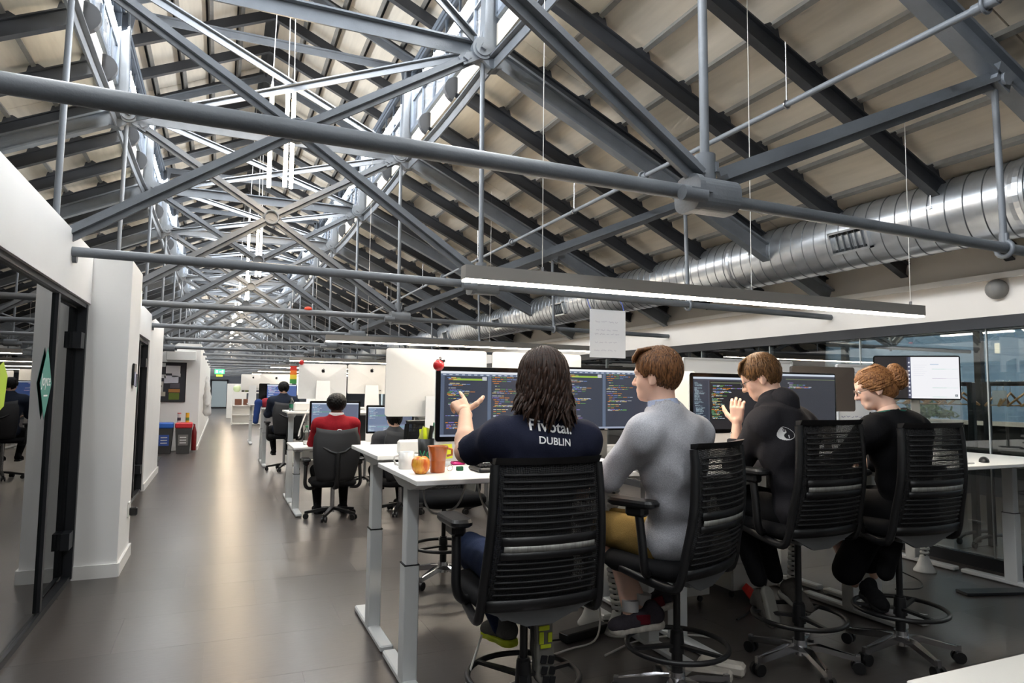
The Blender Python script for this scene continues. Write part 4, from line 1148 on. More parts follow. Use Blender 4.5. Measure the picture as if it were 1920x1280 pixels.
def conform_text(txt, size, center, right, up, target, m, name, parent, off=.003, rotz=0.0, push=(0, -1, 0)):
    """flat lettering pressed onto a garment: each vertex is cast onto the cloth"""
    me = text_mesh(txt, size, .0, bold=.018)
    bm = bmesh.new(); bm.from_mesh(me); bmesh.ops.triangulate(bm, faces=bm.faces[:])
    for _ in range(2): bmesh.ops.subdivide_edges(bm, edges=[e for e in bm.edges if e.calc_length() > size*.12], cuts=1)
    bmesh.ops.triangulate(bm, faces=bm.faces[:])
    tm = target.data; tree = BVHTree.FromPolygons([v.co.copy() for v in tm.vertices], [tuple(p.vertices) for p in tm.polygons])
    c, r, u = Vector(center), Vector(right).normalized(), Vector(up).normalized(); pd = Vector(push).normalized()
    for v in bm.verts:
        x, y = v.co.x, v.co.y
        p = c+r*(x*math.cos(rotz)-y*math.sin(rotz))+u*(x*math.sin(rotz)+y*math.cos(rotz))
        h = tree.ray_cast(p+pd*.3, -pd, .8)
        v.co = (h[0]+pd*off) if h[0] is not None else p
    bm.to_mesh(me); bm.free(); me.materials.clear(); me.materials.append(m)
    return inst(me, name, parent)

# ---- person in the navy shirt, pointing at the screen
M_navy = cloth('navy_jersey', (30, 33, 50)); M_jean = cloth('blue_denim', (38, 48, 74)); M_hair1 = hair_mat('dark_brown_hair', (26, 19, 16), (66, 46, 36))
M_print = mat('white_print', (232, 232, 232), .7)
M_shoe_gr = cloth('grey_trainer', (96, 96, 94)); M_sole_lime = mat('lime_sole', (196, 210, 40), .6); M_sole_gr = mat('grey_sole', (120, 118, 112), .6)
def person1():
    p = empty('person', (1.21, 2.55, 0), label='person with long dark hair in a navy shirt pointing at the code screen', cat='person')
    p.location = (0, 0, 0)
    J = dict(pelvis=(1.20, 2.58, .76), chest=(1.21, 2.55, 1.10), neck=(1.235, 2.53, 1.345), shL=(1.045, 2.545, 1.265), shR=(1.415, 2.52, 1.255), w=1.10,
        elL=(.985, 2.78, 1.19), wrL=(1.052, 2.985, 1.348), elR=(1.475, 2.66, 1.02), wrR=(1.40, 2.90, 1.085),
        hipL=(1.10, 2.62, .73), hipR=(1.30, 2.62, .73), kneeL=(1.10, 3.02, .72), kneeR=(1.33, 3.03, .70), ankL=(1.225, 2.90, .37), ankR=(1.30, 2.74, .46))
    c = (1.237, 2.555, 1.492); R = frame((-.10, .99, -.06))
    tp, TR = torso_prims(J, g=-.012)
    V, Q = sdf_mesh(tp+leg_prims(J, -.012)+arm_prims(J, 0, 1.06), .011, .03)
    hm = head_mesh(c, R, (1.235, 2.535, 1.34))
    # pointing hand: index out, the rest folded, thumb off to the side
    hl = hand_mesh((1.055, 2.99, 1.351), (-.10, .80, .55), (-.35, -.45, .8), 1, (1.15, 1.2, 1.05, .12), thumb=(.15, -.1))
    hr = hand_mesh((1.40, 2.90, 1.085), (-.1, 1, 0), (0, 0, 1), -1, (.3, .3, .3, .3))
    body = np_obj('body', [(V, Q), hm, hl, hr], M_skin, p)
    eyes(c, R, body)
    tp, TR = torso_prims(J, g=.012)
    a, e = np.array(J['shL']), np.array(J['elL']); b, f = np.array(J['shR']), np.array(J['elR'])
    sl = [cc(a, .075, a+(e-a)*.86, .066), cc(b, .074, b+(f-b)*.80, .066)]
    V, Q = sdf_mesh(tp+sl, .0085, .03, post=wrinkles(.009, 26, 3))
    sh = np_obj('polo_shirt', [(V, Q)], M_navy, p)
    V, Q = sdf_mesh(leg_prims(J, .008)+[el(J['pelvis'], (.178, .14, .10))], .011, .03, post=wrinkles(.004, 30, 5))
    np_obj('jeans', [(V, Q)], M_jean, p)
    conform_text('Pivotal.', .064, (1.225, 2.40, 1.292), (1, -.06, -.10), (0.10, 0, 1), sh, M_print, 'shirt_print', sh, .0035)
    conform_text('DUBLIN', .040, (1.230, 2.40, 1.243), (1, -.06, -.10), (0.10, 0, 1), sh, M_print, 'shirt_print', sh, .0035)
    # long wavy hair
    r = np.random.default_rng(11); Ls = []; cN = np.array(c)
    hb = sdf_mesh([el(cN+R@np.array((0, -.02, .035)), (.088, .105, .103), R), el(cN+np.array((0, -.055, -.05)), (.098, .07, .11)), el(cN+np.array((0, -.058, -.12)), (.108, .06, .065))], .008, .04,
        post=lambda F, G: np.maximum(F, (((G-cN)@R)[..., 1]-.045-.6*np.maximum(0, ((G-cN)@R)[..., 2]))))
    hair = np_obj('hair', [hb], M_hair1, p)
    for i in range(330):
        a = r.uniform(-2.2, 2.2)+PI; th0 = abs(r.normal(0, .5)); L = []; n = 13
        ph = r.uniform(0, 6.28); wv = r.uniform(.006, .017); out = r.uniform(1.0, 1.06); ln = r.uniform(.27, .345)
        acc = 0; pts = []
        for j in range(n):
            t = j/(n-1); s = t*ln
            arc = .10*(1.65-th0)
            if s < arc:
                th = th0+s/.10; q = np.array((math.sin(a)*math.sin(th)*.092, math.cos(a)*math.sin(th)*.108-.018, math.cos(th)*.106+.034))*out; last = q; sl_ = s
            else:
                dz = s-arc; fl = 1+dz*.9
                q = np.array((last[0]*fl, last[1]*(1+dz*.1), last[2]-dz*.93))
            q = q+np.array((math.sin(s*44+ph), math.cos(s*40+ph), 0))*wv*max(0, t-.25)*1.6
            if t > .8: q[0] += math.copysign(.03*(t-.8)*3, math.sin(ph)); q[1] += .02*math.cos(ph)*(t-.8)*3
            pts.append(Vector(cN+R@q))
        Ls.append((pts, [.0075*(1-.15*k/n)*(1 if k < n-1 else .3) for k in range(n)]))
    add_locks(hair, Ls, M_hair1)
    s1 = shoe('shoe', (1.295, 2.64, .495), (1.315, 2.66, .22), (0, 1, .05), M_shoe_gr, M_sole_gr, p)
    lz = MB()
    for (x, z, w_, h_) in ((1.292, .46, .05, .02), (1.28, .42, .022, .05), (1.32, .42, .02, .04), (1.30, .385, .05, .016)):
        lz.box((x, 2.622, z), (w_, .006, h_), bev=.002)
    lz.build('sole_inlay', M_sole_lime, s1)
    dk = MB()
    for (x, z) in ((1.295, .33), (1.33, .325), (1.298, .285), (1.335, .28), (1.305, .245), (1.335, .24)): dk.box((x, 2.628, z), (.03, .006, .034), RY(.2), bev=.004)
    dk.build('sole_pad', M_blackm, s1)
    s2 = shoe('shoe', (1.225, 2.84, .34), (1.205, 3.07, .315), (0, 0, 1), M_shoe_gr, M_sole_lime, p)
person1()

# ---- person in the grey sweater and khaki shorts
M_sweat = mat('grey_marl_knit', (174, 175, 181), .9, 0, .15, noise=.22, nscale=260, bump=.35, bscale=300); M_khaki = cloth('khaki_twill', (142, 116, 66)); M_collar = cloth('pale_blue_cotton', (176, 188, 214))
M_hair2 = hair_mat('brown_hair', (58, 37, 24), (138, 96, 62)); M_shoe2 = cloth('charcoal_canvas', (62, 58, 64)); M_shoe2b = cloth('maroon_canvas', (92, 24, 34)); M_sole_w = mat('offwhite_rubber', (190, 184, 174), .7, noise=.2, nscale=40)
def person2():
    p = empty('person', (0, 0, 0), label='person with short brown hair in a grey sweater and khaki shorts', cat='person')
    J = dict(pelvis=(2.00, 2.66, .795), chest=(1.945, 2.60, 1.12), neck=(1.895, 2.60, 1.365), shL=(1.745, 2.545, 1.275), shR=(2.095, 2.635, 1.265), w=1.05,
        elL=(1.66, 2.72, 1.06), wrL=(1.765, 2.965, 1.09), elR=(2.16, 2.83, 1.06), wrR=(1.98, 3.02, 1.085),
        hipL=(1.91, 2.70, .755), hipR=(2.10, 2.74, .755), kneeL=(1.82, 3.03, .77), kneeR=(1.94, 3.12, .76), ankL=(1.95, 2.86, .40), ankR=(1.86, 2.84, .385))
    c = (1.868, 2.628, 1.53); R = frame((-.55, .83, -.02))
    tp, TR = torso_prims(J, g=-.012)
    V, Q = sdf_mesh(tp+leg_prims(J, -.004)+arm_prims(J), .011, .03)
    hl = hand_mesh((1.77, 2.985, 1.09), (.25, .95, .05), (0, -.1, 1), 1, (.25, .22, .2, .25)); hr = hand_mesh((1.97, 3.03, 1.085), (-.6, .8, 0), (0, 0, 1), -1, (.25, .25, .25, .25))
    body = np_obj('body', [(V, Q), head_mesh(c, R, (1.893, 2.602, 1.36)), hl, hr], M_skin2, p); eyes(c, R, body)
    tp, TR = torso_prims(J, g=.014)
    sl = []
    for q in 'LR':
        a, e, w = [np.array(J[k+q]) for k in ('sh', 'el', 'wr')]
        sl += [rc(a, .076, e, .062), cc(e, .062, e+(w-e)*.92, .044)]
    nb = np.array(J['neck'])
    V, Q = sdf_mesh(tp+sl, .0085, .035, sub=[el(nb+np.array((-.01, .02, .04)), (.082, .085, .058))], post=wrinkles(.012, 24, 8))
    np_obj('sweater', [(V, Q)], M_sweat, p)
    V, Q = sdf_mesh([cc(nb+np.array((.0, 0, -.03)), .078, nb+np.array((-.006, .010, .058)), .068), rc(nb+np.array((0, -.01, -.05)), .08, nb+np.array((0, 0, -.02)), .078)], .005, .01, sub=[el(nb+np.array((-.03, .08, .03)), (.04, .06, .05))])
    np_obj('shirt_collar', [(V, Q)], M_collar, p)
    lp = []
    for q in 'LR':
        h, k = np.array(J['hip'+q]), np.array(J['knee'+q]); lp.append(cc(h, .105, h+(k-h)*1.0, .083))
    V, Q = sdf_mesh(lp+[el(J['pelvis'], (.18, .14, .11), TR)], .009, .03, post=wrinkles(.006, 30, 15)); np_obj('shorts', [(V, Q)], M_khaki, p)
    hair = np_obj('hair', [short_cap(c, R, 1.0, rad=(.088, .106, .108), hl=.030, low=-.105, seed=2)], M_hair2, p)
    Ls = cap_locks(c, R, 1.0, 420, 5, rad=(.090, .108, .110), off=(0, -.014, .030), rl=.0085, low=-.11)
    # swept fringe
    r = np.random.default_rng(6)
    for i in range(70):
        x = r.uniform(-.075, .075); pts = [Vector(np.array(c)+R@np.array((x*.7, .02-.02*r.random(), .130))), Vector(np.array(c)+R@np.array((x*.9, .058, .116+.006*r.random()))), Vector(np.array(c)+R@np.array((x*1.02, .080, .088))), Vector(np.array(c)+R@np.array((x*1.06, .086, .062+.012*r.random())))]
        Ls.append((pts, [.009, .010, .008, .003]))
    add_locks(hair, Ls, M_hair2)
    s = shoe('shoe', (1.985, 2.80, .335), (1.76, 2.86, .315), (0, 0, 1), M_shoe2, M_sole_w, p); 
    MB().box((1.90, 2.785, .372), (.07, .012, .045), RZ(-.26), bev=.004).build('side_panel', M_shoe2b, s)
    s = shoe('shoe', (2.10, 2.83, .415), (1.88, 2.92, .33), (.2, 0, 1), M_shoe2, M_sole_w, p)
    MB().box((2.00, 2.82, .43), (.08, .012, .05), RZ(-.35) @ RY(-.35), bev=.004).build('side_panel', M_shoe2b, s)
    MB().cyl((1.945, 2.86, .42), (1.95, 2.86, .47), .041, n=16).build('sock', mat('grey_sock', (170, 168, 166), .9), p)
    MB().cyl((1.862, 2.84, .40), (1.866, 2.845, .45), .041, n=16).build('sock', mat('grey_sock', (170, 168, 166), .9), p)
person2()

# ---- person in the dark hoodie
M_hood = cloth('charcoal_fleece', (44, 43, 47)); M_blk = cloth('black_jersey', (20, 20, 22)); M_hair3 = hair_mat('light_brown_hair', (62, 42, 26), (134, 98, 62)); M_canvas = cloth('grey_canvas', (80, 76, 72))
M_specs = mat('dark_spectacles', (40, 34, 32), .3)
def glasses(c, R, parent, m, s=1.0):
    g = empty('glasses'); g.parent = parent
    L = lambda x, y, z: Vector(np.array(c)+R@(np.array((x, y, z))*s))
    for sx in (-1, 1):
        MB().tube([L(sx*.033+.023*math.cos(t), .106-.006*abs(math.cos(t)), .0+.016*math.sin(t)) for t in [2*PI*i/18 for i in range(18)]], .0019, 6, closed=True).build('lens_rim', m, g)
        MB().tube([L(sx*.056, .10, .004), L(sx*.078, .06, .004), L(sx*.082, .0, .006), L(sx*.080, -.015, -.006)], .0018, 6).build('temple_arm', m, g)
    MB().tube([L(-.011, .107, .004), L(0, .111, .008), L(.011, .107, .004)], .0018, 6).build('bridge', m, g)
def person3():
    p = empty('person', (.085, 0, -.03), label='person in a dark hoodie with a round emblem, hand raised to the chin', cat='person')
    J = dict(pelvis=(2.785, 2.72, .89), chest=(2.715, 2.76, 1.20), neck=(2.735, 2.865, 1.425), shL=(2.575, 2.78, 1.32), shR=(2.895, 2.83, 1.31), w=1.04,
        elL=(2.60, 3.02, 1.085), wrL=(2.635, 3.05, 1.31), elR=(2.99, 3.02, 1.08), wrR=(2.84, 3.18, 1.06),
        hipL=(2.70, 2.76, .855), hipR=(2.88, 2.79, .855), kneeL=(2.66, 3.14, .87), kneeR=(2.84, 3.17, .87), ankL=(2.71, 2.98, .46), ankR=(2.85, 3.0, .46))
    c = (2.715, 2.945, 1.575); R = frame((-.62, .70, -.42))
    tp, TR = torso_prims(J, g=-.012)
    V, Q = sdf_mesh(tp+leg_prims(J, -.012)+arm_prims(J), .011, .03)
    hl = hand_mesh((2.635, 3.05, 1.315), (.08, .05, 1), (-.75, -.65, .1), -1, (.62, .58, .55, .5), thumb=(.7, .35)); hr = hand_mesh((2.87, 3.19, 1.06), (-.5, .85, 0), (0, 0, 1), -1, (.25, .25, .25, .25))
    body = np_obj('body', [(V, Q), head_mesh(c, R, (2.738, 2.868, 1.42)), hl, hr], M_skin2, p); eyes(c, R, body); glasses(c, R, p, M_specs)
    tp, TR = torso_prims(J, g=.018)
    sl = []
    for q in 'LR':
        a, e, w = [np.array(J[k+q]) for k in ('sh', 'el', 'wr')]
        sl += [rc(a, .080, e, .066), cc(e, .066, e+(w-e)*(.62 if q == 'L' else .9), .052)]
    nb = np.array(J['neck'])
    V, Q = sdf_mesh(tp+sl, .0085, .035, post=wrinkles(.012, 24, 21))
    hd = np_obj('hoodie', [(V, Q)], M_hood, p)
    # hood lying on the shoulders
    fw = TR[:, 1]; lt = TR[:, 0]
    V, Q = sdf_mesh([rc(nb-lt*.09+fw*.02+np.array((0, 0, -.012)), .040, nb-fw*.075+np.array((0, 0, .0)), .052), rc(nb+lt*.09+fw*.02+np.array((0, 0, -.012)), .040, nb-fw*.075, .052), rc(nb-fw*.08, .055, nb-fw*.125+np.array((0, 0, -.115)), .045),
        rc(nb-fw*.06+np.array((0, 0, .03)), .035, nb-lt*.07+np.array((0, 0, .028)), .026), rc(nb-fw*.06+np.array((0, 0, .03)), .035, nb+lt*.07+np.array((0, 0, .028)), .026)], .0075, .04, post=wrinkles(.004, 30, 4))
    np_obj('hood', [(V, Q)], M_hood, hd)
    # round black and white emblem on the back
    ec, er, eu = Vector((2.622, 2.60, 1.292)), Vector((.97, .22, 0)).normalized(), Vector((.06, .16, .98)).normalized(); Rr = .036
    tree = BVHTree.FromPolygons([v.co.copy() for v in hd.data.vertices], [tuple(q.vertices) for q in hd.data.polygons]); nd = er.cross(eu).normalized()
    if nd.y > 0: nd = -nd
    def disc(name, f, m, off):
        b = bmesh.new(); n = 34; g = {}
        for i in range(n+1):
            for j in range(n+1):
                x, y = (-1+2*i/n)*Rr, (-1+2*j/n)*Rr
                q = ec+er*x+eu*y; h = tree.ray_cast(q+nd*.3, -nd, .8); g[i, j] = b.verts.new(h[0]+nd*off if h[0] is not None else q)
        for i in range(n):
            for j in range(n):
                x, y = -1+2*(i+.5)/n, -1+2*(j+.5)/n
                if f(x, y): b.faces.new((g[i, j], g[i+1, j], g[i+1, j+1], g[i, j+1]))
        loose = [v for v in b.verts if not v.link_faces]; bmesh.ops.delete(b, geom=loose, context='VERTS')
        me = bpy.data.meshes.new(name); b.to_mesh(me); b.free(); me.materials.append(m); inst(me, name, hd)
    def yin(x, y):
        x, y = x*math.cos(.5)+y*math.sin(.5), -x*math.sin(.5)+y*math.cos(.5)
        r = x*x+y*y
        if r > 1: return False
        if r > .86: return True
        if x*x+(y-.46)**2 < .21: return True
        if x*x+(y+.46)**2 < .21: return False
        return x < 0
    disc('emblem', yin, M_print, .004)
    conform_text('0', .028, ec+eu*.009-er*.003, er, eu, hd, M_blackm, 'emblem_digit', hd, .006, -.15, nd); conform_text('1', .024, ec-eu*.026+er*.005, er, eu, hd, M_print, 'emblem_digit', hd, .006, -.15, nd)
    V, Q = sdf_mesh(leg_prims(J, .010)+[el(J['pelvis'], (.175, .135, .10), TR)], .011, .03, post=wrinkles(.005, 30, 9)); np_obj('trousers', [(V, Q)], M_blk, p)
    hair = np_obj('hair', [short_cap(c, R, 1.0, rad=(.087, .106, .107), hl=.030, low=-.10, seed=4)], M_hair3, p)
    Ls = cap_locks(c, R, 1.0, 420, 15, rad=(.089, .108, .109), off=(0, -.014, .028), lmin=.12, lmax=.20, low=-.115)
    r = np.random.default_rng(16)
    for i in range(60):
        x = r.uniform(-.08, .08); Ls.append(([Vector(np.array(c)+R@np.array(q)) for q in ((x*.6, .02, .126), (x*.9, .060, .112), (x*1.0, .082, .082), (x*1.03, .091, .045+.02*r.random()))], [.009, .009, .007, .003]))
    add_locks(hair, Ls, M_hair3)
    shoe('shoe', (2.735, 2.94, .385), (2.71, 2.86, .24), (0, .9, .35), M_canvas, M_sole_gr, p); shoe('shoe', (2.875, 2.95, .36), (2.90, 2.80, .30), (0, .4, .9), M_canvas, M_sole_gr, p)
    MB().tube([(2.635+.033*math.cos(t), 3.05+.033*math.sin(t), 1.262) for t in [2*PI*i/18 for i in range(18)]], .006, 6, closed=True).build('bracelet', M_chrome, p)
person3()

# ---- red haired person in black
M_hair4 = hair_mat('red_hair', (96, 60, 36), (170, 120, 76)); M_lan = mat('green_lanyard', (30, 98, 84), .7); M_wire = mat('wire_spectacles', (120, 100, 90), .3, .8)
def person4():
    p = empty('person', (.05, 0, -.03), label='red haired person in black with glasses and a green lanyard', cat='person')
    J = dict(pelvis=(3.55, 2.68, .865), chest=(3.50, 2.66, 1.17), neck=(3.44, 2.68, 1.39), shL=(3.285, 2.66, 1.295), shR=(3.635, 2.66, 1.285), w=1.06,
        elL=(3.22, 2.86, 1.08), wrL=(3.30, 3.08, 1.07), elR=(3.72, 2.86, 1.07), wrR=(3.52, 3.06, 1.07),
        hipL=(3.45, 2.74, .83), hipR=(3.64, 2.74, .83), kneeL=(3.38, 3.12, .84), kneeR=(3.62, 3.12, .84), ankL=(3.42, 2.92, .38), ankR=(3.62, 2.95, .40))
    c = (3.395, 2.735, 1.525); R = frame((-.66, .66, -.30))
    tp, TR = torso_prims(J, g=-.012)
    V, Q = sdf_mesh(tp+leg_prims(J, -.012)+arm_prims(J), .011, .03)
    hl = hand_mesh((3.30, 3.09, 1.07), (.3, .95, 0), (0, 0, 1), 1, (.25, .25, .25, .25)); hr = hand_mesh((3.52, 3.07, 1.07), (-.4, .9, 0), (0, 0, 1), -1, (.25, .25, .25, .25))
    body = np_obj('body', [(V, Q), head_mesh(c, R, (3.442, 2.682, 1.385), .97, .95, .05), hl, hr], M_skin2, p); eyes(c, R, body); glasses(c, R, p, M_wire, .97)
    tp, TR = torso_prims(J, g=.014)
    sl = []
    for q in 'LR':
        a, e, w = [np.array(J[k+q]) for k in ('sh', 'el', 'wr')]
        sl += [rc(a, .074, e, .060), cc(e, .060, e+(w-e)*.55, .052)]
    nb = np.array(J['neck'])
    V, Q = sdf_mesh(tp+sl, .0085, .035, sub=[el(nb+np.array((-.01, .015, .045)), (.115, .105, .072))], post=wrinkles(.010, 22, 31))
    np_obj('black_top', [(V, Q)], M_blk, p)
    # long black skirt and cardigan tails hanging from the seat
    V, Q = sdf_mesh(leg_prims(J, .03, calf=False)+[el(J['pelvis'], (.19, .15, .11), TR), rc((3.45, 2.80, .80), .10, (3.38, 2.93, .46), .085), rc((3.60, 2.82, .80), .10, (3.58, 2.95, .50), .085), rc((3.42, 2.62, .82), .05, (3.40, 2.70, .50), .045)], .011, .05, post=wrinkles(.008, 22, 12, (1, 1, .25)))
    np_obj('long_skirt', [(V, Q)], M_blk, p)
    MB().tube(catmull([np.array(nb)+np.array(q) for q in ((-.085, .06, -.02), (-.092, -.01, .0), (-.06, -.062, .012), (0, -.082, .012), (.06, -.066, .004), (.10, -.02, -.02))], 5), .006, 6).build('lanyard', M_lan, p)
    hair = np_obj('hair', [sdf_mesh([el(np.array(c)+R@np.array((0, -.016, .026)), (.083, .104, .102), R), el(np.array(c)+R@np.array((0, -.07, -.03)), (.06, .05, .055), R)], .006, .03, sub=[el(np.array(c)+R@np.array((sx*.085, .005, -.02)), (.03, .026, .034), R) for sx in (-1, 1)],
        post=lambda F, G: np.maximum(F, np.maximum((((G-np.array(c))@R)[..., 1]*.8-((G-np.array(c))@R)[..., 2]*.6-.026), np.minimum(((G-np.array(c))@R)[..., 1]+.02, -.03-((G-np.array(c))@R)[..., 2]))))], M_hair4, p)
    r = np.random.default_rng(41); Ls = []; cN = np.array(c); bun = np.array((.0, -.128, .028))
    for i in range(300):   # combed back into the knot
        u = r.uniform(-1.45, 1.45); h0 = r.uniform(-.3, 1)
        st = np.array((math.sin(u)*.084, .045*math.cos(u)+.03*h0*math.cos(u), .03+.075*math.cos(u)*max(.2, h0)+r.uniform(-.055, .03)*abs(math.sin(u))))
        pts = []
        for t in (0, .25, .5, .75, 1):
            q = st*(1-t)+bun*t; d = (q-np.array((0, -.016, .026)))/np.array((.088, .108, .107)); nrm = np.linalg.norm(d)
            if t < .9: q = np.array((0, -.016, .026))+d/max(nrm, .3)*np.array((.088, .108, .107))
            pts.append(Vector(cN+R@q))
        Ls.append((pts, [.004, .007, .007, .006, .004]))
    for i in range(170):   # loose twisted knot
        d = r.normal(size=3); d /= np.linalg.norm(d); s = bun+d*np.array((.044, .034, .058)); t = r.normal(size=3); t -= d*(t@d); t /= np.linalg.norm(t)
        pts = [Vector(cN+R@(s+t*a+d*(.014*math.cos(a*40)))) for a in (-.032, -.016, 0, .016, .034)]
        Ls.append((pts, [.003, .008, .009, .008, .002]))
    add_locks(hair, Ls, M_hair4)
    shoe('shoe', (3.43, 2.85, .33), (3.39, 2.70, .29), (0, .2, 1), M_blk, M_blackm, p)
person4()

# ---- people further down the hall
M_red = mat('red_football_shirt', (140, 18, 30), .8, 0, .2, noise=.12, nscale=60); M_whitec = cloth('white_collar', (226, 222, 222)); M_hair5 = hair_mat('black_hair', (9, 8, 8), (22, 18, 17))
M_grey_t = cloth('dark_grey_tee', (58, 60, 64)); M_blue_t = cloth('dark_blue_tee', (40, 46, 60))
def back_person(x, y, zseat, label, m_top, m_leg, m_sk, m_hair, top, s=1.0, afro=False, collar=None, garment='shirt', sleeves=.8):
    p = empty('person', (0, 0, 0), label=label, cat='person')
    zn = top-.27
    J = dict(pelvis=(x, y, zseat+.09), chest=(x, y+.02, (zseat+.09)*.42+zn*.58), neck=(x, y+.05, zn), shL=(x-.19, y+.04, zn-.075), shR=(x+.19, y+.04, zn-.075), w=1.05,
        elL=(x-.25, y+.17, zn-.32), wrL=(x-.16, y+.40, zn-.33), elR=(x+.25, y+.17, zn-.32), wrR=(x+.16, y+.40, zn-.33),
        hipL=(x-.10, y+.05, zseat+.06), hipR=(x+.10, y+.05, zseat+.06), kneeL=(x-.16, y+.42, zseat+.05), kneeR=(x+.16, y+.42, zseat+.05), ankL=(x-.15, y+.30, .10), ankR=(x+.15, y+.30, .10))
    if zseat > .6: J['ankL'] = (x-.12, y+.25, .36); J['ankR'] = (x+.12, y+.25, .36)
    c = (x, y+.075, top-.125); R = frame((0, 1, -.12))
    tp, TR = torso_prims(J, g=-.012)
    V, Q = sdf_mesh(tp+leg_prims(J, -.012)+arm_prims(J), .014, .03)
    body = np_obj('body', [(V, Q), head_mesh(c, R, J['neck']), hand_mesh(J['wrL'], (.2, 1, 0), (0, 0, 1), 1, (.25,)*4), hand_mesh(J['wrR'], (-.2, 1, 0), (0, 0, 1), -1, (.25,)*4)], m_sk, p); eyes(c, R, body)
    tp, TR = torso_prims(J, g=.016); sl = []
    for q in 'LR':
        a, e, w = [np.array(J[k+q]) for k in ('sh', 'el', 'wr')]; sl += [cc(a, .078, a+(e-a)*1.0, .064)]
        if sleeves > 1: sl += [rc(e, .062, e, .062), cc(e, .062, e+(w-e)*.9, .046)]
    V, Q = sdf_mesh(tp+sl, .011, .035, post=wrinkles(.005, 26, 77)); np_obj(garment, [(V, Q)], m_top, p)
    V, Q = sdf_mesh(leg_prims(J, .010)+[el(J['pelvis'], (.175, .135, .10), TR)], .014, .03); np_obj('trousers', [(V, Q)], m_leg, p)
    if afro:
        rr = .105; C = np.array(c)+np.array((0, -.015, .04))
        def post(F, G): return F+.006*np.sin(G[..., 0]*160)*np.sin(G[..., 1]*150)*np.sin(G[..., 2]*155)
        hb = sdf_mesh([el(C, (.115, .115, .108)), el(C+np.array((0, -.03, -.055)), (.085, .06, .045))], .008, .03, post=lambda F, G: np.maximum(post(F, G), (G[..., 1]-C[1])*.8-(G[..., 2]-C[2])*.6-.055))
        np_obj('hair', [hb], m_hair, p)
    else:
        hair = np_obj('hair', [short_cap(c, R, 1.0, seed=8)], m_hair, p); add_locks(hair, cap_locks(c, R, 1.0, 160, 8, rl=.009), m_hair)
    if collar is not None:
        n = np.array(J['neck']); V, Q = sdf_mesh([cc(n+np.array((0, 0, -.05)), .092, n+np.array((0, .0, .062)), .084)], .007, .01, sub=[el(n+np.array((0, .09, .02)), (.04, .06, .06))]); np_obj('shirt_collar', [(V, Q)], collar, p)
    for q in 'LR':
        a = J['ank'+q]; shoe('shoe', (a[0], a[1]-.05, a[2]-.085), (a[0], a[1]+.19, a[2]-.085), (0, 0, 1), M_blk, M_blackm, p)
    return p
pr5 = back_person(1.255, 8.02, .44, 'person in a red shirt with white collar seen from behind at the second bench', M_red, M_blk, M_skin_dk, M_hair5, 1.395, afro=True, collar=M_whitec)
MB().tube([(1.262+.028*math.cos(t), 7.855, .985+.016*math.sin(t)) for t in [2*PI*i/20 for i in range(20)]], .004, 6, closed=True).box((1.262, 7.856, .985), (.022, .006, .014), bev=.002).build('shirt_badge', M_print, pr5)
back_person(1.985, 8.18, .40, 'person in a dark grey top leaning towards the screen, partly behind the pale monitor', M_grey_t, M_blk, M_skin2, M_hair5, 1.215)
back_person(1.055, 12.85, .66, 'person in a dark blue top at the third bench, seen from behind', M_blue_t, M_blk, M_skin2, M_hair5, 1.585, sleeves=2)

# ================================================================== SCREENS
SE = 1.0/2**SC.view_settings.exposure          # a screen pixel shows its own colour at this exposure
def emit_attr_mat(name, strength):
    m = bpy.data.materials.new(name); m.use_nodes = True; nt = m.node_tree; b = nt.nodes['Principled BSDF']
    a = nt.nodes.new('ShaderNodeAttribute'); a.attribute_name = 'ink'
    b.inputs['Base Color'].default_value = (.01, .01, .01, 1); b.inputs['Roughness'].default_value = .25
    nt.links.new(a.outputs['Color'], b.inputs['Emission Color']); b.inputs['Emission Strength'].default_value = strength
    return m
M_ink = emit_attr_mat('screen_pixels', SE*.95)
M_bezel = mat('gloss_black_bezel', (10, 10, 11), .12); M_alu = mat('silver_aluminium', (214, 215, 216), .35, .25); M_alu_w = mat('pale_aluminium', (232, 230, 226), .4, .1)
M_bronze = mat('dark_bronze_plastic', (58, 52, 48), .5); M_logo = mat('dark_logo', (30, 30, 32), .2)
def lin3(c): return tuple((v/255)**2.2 for v in c)
def screen_mesh(rects, w, h, bg):
    """flat coloured print: background first, then the marks slightly proud of it"""
    b = MB(); cols = []
    b.add([(-w/2, 0, 0), (w/2, 0, 0), (w/2, 0, h), (-w/2, 0, h)], [(0, 1, 2, 3)]); cols.append(bg)
    for i, (x0, x1, y0, y1, c) in enumerate(rects):
        lay = -.0003-.0003*(1 if (x1-x0) > .3 or (y1-y0) > .2 else 2)
        b.add([(-w/2+x0*w, lay, y0*h), (-w/2+x1*w, lay, y0*h), (-w/2+x1*w, lay, y1*h), (-w/2+x0*w, lay, y1*h)], [(0, 1, 2, 3)]); cols.append(c)
    me = b.mesh('screen', M_ink); at = me.color_attributes.new('ink', 'FLOAT_COLOR', 'CORNER'); k = 0
    for p, c in zip(me.polygons, cols):
        for li in p.loop_indices: at.data[li].color = (*lin3(c), 1)
    return me
ORG, YEL, GRN, PUR, WHT, BLU, LIM = (206, 130, 52), (212, 190, 120), (98, 150, 84), (140, 120, 196), (196, 200, 208), (112, 140, 196), (150, 186, 70)
